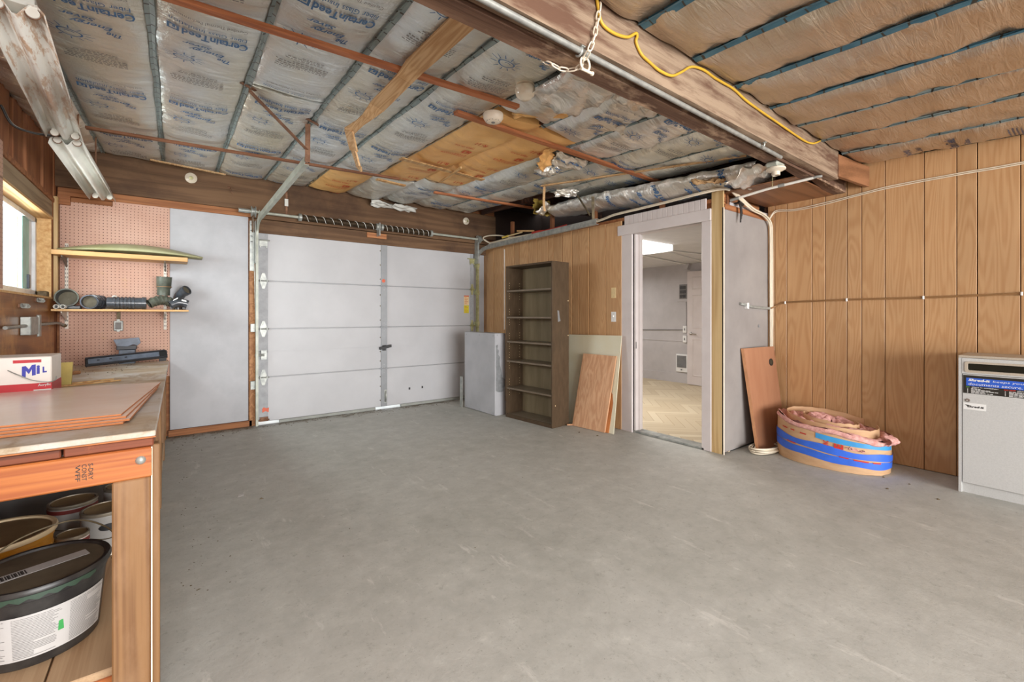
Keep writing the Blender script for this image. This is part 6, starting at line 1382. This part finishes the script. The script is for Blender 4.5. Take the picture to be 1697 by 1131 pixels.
# ------------------------------------------------------------------ room beyond the doorway
e = empty('ceiling_light', (4.55, 3.55, 2.06), 'lit wraparound fluorescent light on the ceiling of the next room', 'light fixture')
lm = MB(); lm.prism([(-0.28, 0.0), (-0.25, -0.055), (-0.12, -0.075), (0.12, -0.075), (0.25, -0.055), (0.28, 0.0)], (3.98, 3.545, 2.098), (0, 1, 0), (0, 0, 1), (1.08, 0, 0)); lm.build('diffuser', M['lit'], e)
MB().box(5.06, 5.075, 3.26, 3.83, 2.02, 2.098).build('end_cap', M['sign_white'], e, bevel=0.003)
e = empty('conduit', (6.2, 4.1, 2.08), 'painted conduit on the ceiling of the next room ending at a wall box', 'conduit')
MB().tube([(5.0, 3.98, 2.085), (7.02, 4.28, 2.085)], 0.012, 8).build('pipe', M['sign_white'], e, smooth=60)
MB().tube([(5.15, 3.55, 2.087), (6.1, 3.45, 2.087), (7.0, 3.5, 2.087)], 0.010, 8).build('pipe', M['sign_white'], e, smooth=60)
MB().tube([(5.2, 3.55, 2.088), (7.1, 3.95, 2.088)], 0.008, 8).build('pipe', M['sign_white'], e, smooth=60)
MB().prism([(4.24, 2.098), (4.40, 2.098), (4.35, 2.05), (4.33, 2.0), (4.28, 2.0)], (7.06, 0, 0), (0, 1, 0), (0, 0, 1), (0.08, 0, 0)).build('wall_box', M['inner_wall'], e, bevel=0.003)
e = empty('wall_cable', (7.13, 4.9, 0.93), 'grey cable run level across the far grey wall to the switch boxes', 'cable')
MB().tube([(7.131, 6.1, 0.93), (7.131, 5.3, 0.925), (7.131, 4.37, 0.945)], 0.009, 6).build('cable', M['ink_grey'], e, smooth=60)
e = empty('breaker_panel', (7.12, 4.39, 1.6), 'open grey breaker panel on the far wall of the next room', 'breaker panel')
MB().box(7.122, 7.14, 4.27, 4.50, 1.44, 1.78).build('cover', M['inner_wall'], e, bevel=0.003)
MB().box(7.112, 7.122, 4.31, 4.46, 1.49, 1.745).build('face', M['ink_grey'], e, bevel=0.002)
for i in range(3):
    for y in (4.335, 4.395): MB().box(7.102, 7.112, y, y+0.05, 1.51+i*0.075, 1.565+i*0.075).build('breaker', M['breaker_dark'], e, bevel=0.002)
e = empty('wall_heater', (7.1, 4.41, 0.36), 'small white wall heater low on the far wall of the next room', 'heater')
MB().box(7.11, 7.14, 4.295, 4.525, 0.20, 0.515).build('housing', M['sign_white'], e, bevel=0.006)
MB().box(7.100, 7.111, 4.325, 4.50, 0.28, 0.49).build('grille', M['ink_grey'], e, bevel=0.002)
for i in range(9): MB().box(7.094, 7.10, 4.33, 4.495, 0.29+i*0.022, 0.298+i*0.022).build('louver', M['bare_grey'], e)
MB().box(7.105, 7.11, 4.40, 4.43, 0.23, 0.255).build('dial', M['bare_grey'], e)
for i, z in enumerate((0.955, 0.785)):
    e = empty('switch_box', (7.11, 4.345, z), ('white switch box at the end of the grey cable beside the panel door', 'white switch box just below the other one beside the panel door')[i], 'switch')
    MB().box(7.10, 7.14, 4.315, 4.385, z-0.06, z+0.06).build('box', M['sign_white'], e, bevel=0.004)
    MB().box(7.09, 7.10, 4.342, 4.358, z-0.02, z+0.02).build('toggle', M['bare_grey'], e, bevel=0.002)
MB().tube([(7.131, 4.34, 1.44), (7.131, 4.335, 1.2), (7.131, 4.34, 1.02)], 0.008, 6).build('riser', M['inner_wall'], wi, smooth=60)
d2 = struct('door_2', (7.06, 3.9, 0), 'white six-panel door standing ajar in the next room')
DXF = 7.035
m = MB().box(DXF, DXF+0.038, 3.50, 4.262, 0.012, 1.955); m.build('door_leaf', M['trim_white'], d2, bevel=0.003)
for y0_, y1_ in ((3.60, 3.85), (3.93, 4.17)):
    for za, zb_ in ((0.16, 0.80), (0.98, 1.55), (1.64, 1.86)):
        m = MB(); a = [(y0_, za), (y1_, za), (y1_, zb_), (y0_, zb_)]; b = [(y0_+0.022, za+0.022), (y1_-0.022, za+0.022), (y1_-0.022, zb_-0.022), (y0_+0.022, zb_-0.022)]
        m.add([(DXF-0.0005, *p) for p in a]+[(DXF-0.008, *p) for p in [((x_+u_)/2, (z_+w_)/2) for (x_, z_), (u_, w_) in zip(a, b)]]+[(DXF-0.002, *p) for p in b], [(i, (i+1) % 4, 4+(i+1) % 4, 4+i) for i in range(4)]+[(4+i, 4+(i+1) % 4, 8+(i+1) % 4, 8+i) for i in range(4)]+[(8, 9, 10, 11)])
        m.build('door_panel', M['trim_white'], d2)
m = MB(); m.lathe([(0.026, 0), (0.026, 0.008), (0.012, 0.012), (0.011, 0.05)], (DXF, 4.19, 0.89), (-1, 0, 0), 16); m.tube([(DXF-0.045, 4.19, 0.89), (DXF-0.05, 4.13, 0.893), (DXF-0.048, 4.07, 0.882)], 0.009, 8); m.build('door_handle', M['knob_steel'], d2, smooth=40)

# ------------------------------------------------------------------ crumbs on the floor
rnd = random.Random(11); m = MB()
def crumb(x, y, r, zz=0.0006):
    a0 = rnd.uniform(0, 6.28); n = 5; P = [(x+r*rnd.uniform(0.5, 1.3)*math.cos(a0+i*6.283/n), y+r*rnd.uniform(0.4, 1.0)*math.sin(a0+i*6.283/n), zz) for i in range(n)]
    m.add(P+[(x, y, zz+r*0.5)], [(i, (i+1) % n, n) for i in range(n)])
for i in range(150): crumb(rnd.uniform(0.7, 3.0), 5.49-abs(rnd.gauss(0, 0.10)), rnd.uniform(0.003, 0.010))
for i in range(60): crumb(rnd.uniform(-0.02, 0.7), 5.47-abs(rnd.gauss(0, 0.18)), rnd.uniform(0.003, 0.010))
for i in range(70): crumb(0.02+abs(rnd.gauss(0, 0.10)), rnd.uniform(2.2, 5.3), rnd.uniform(0.002, 0.006))
for i in range(40): crumb(rnd.uniform(0.3, 4.2), rnd.uniform(0.6, 5.0), rnd.uniform(0.002, 0.006))
for x, y in ((3.92, 0.87), (3.96, 0.62), (4.15, 0.80), (4.18, 0.95), (0.45, 3.30), (3.35, 3.0), (3.30, 3.2)): crumb(x, y, 0.014)
prop(m.build('debris', M['iron_dark']), kind='stuff')
m = MB(); m.prism([(0, 0), (0.035, 0.01), (0.04, 0.035), (0.012, 0.045)], (0.33, 3.42, 0.0005), (1, 0, 0), (0, 1, 0), (0, 0, 0.001)); prop(m.build('paper_scrap', M['label_white']), 'tiny pale paper scrap on the open concrete near the bench', 'scrap')
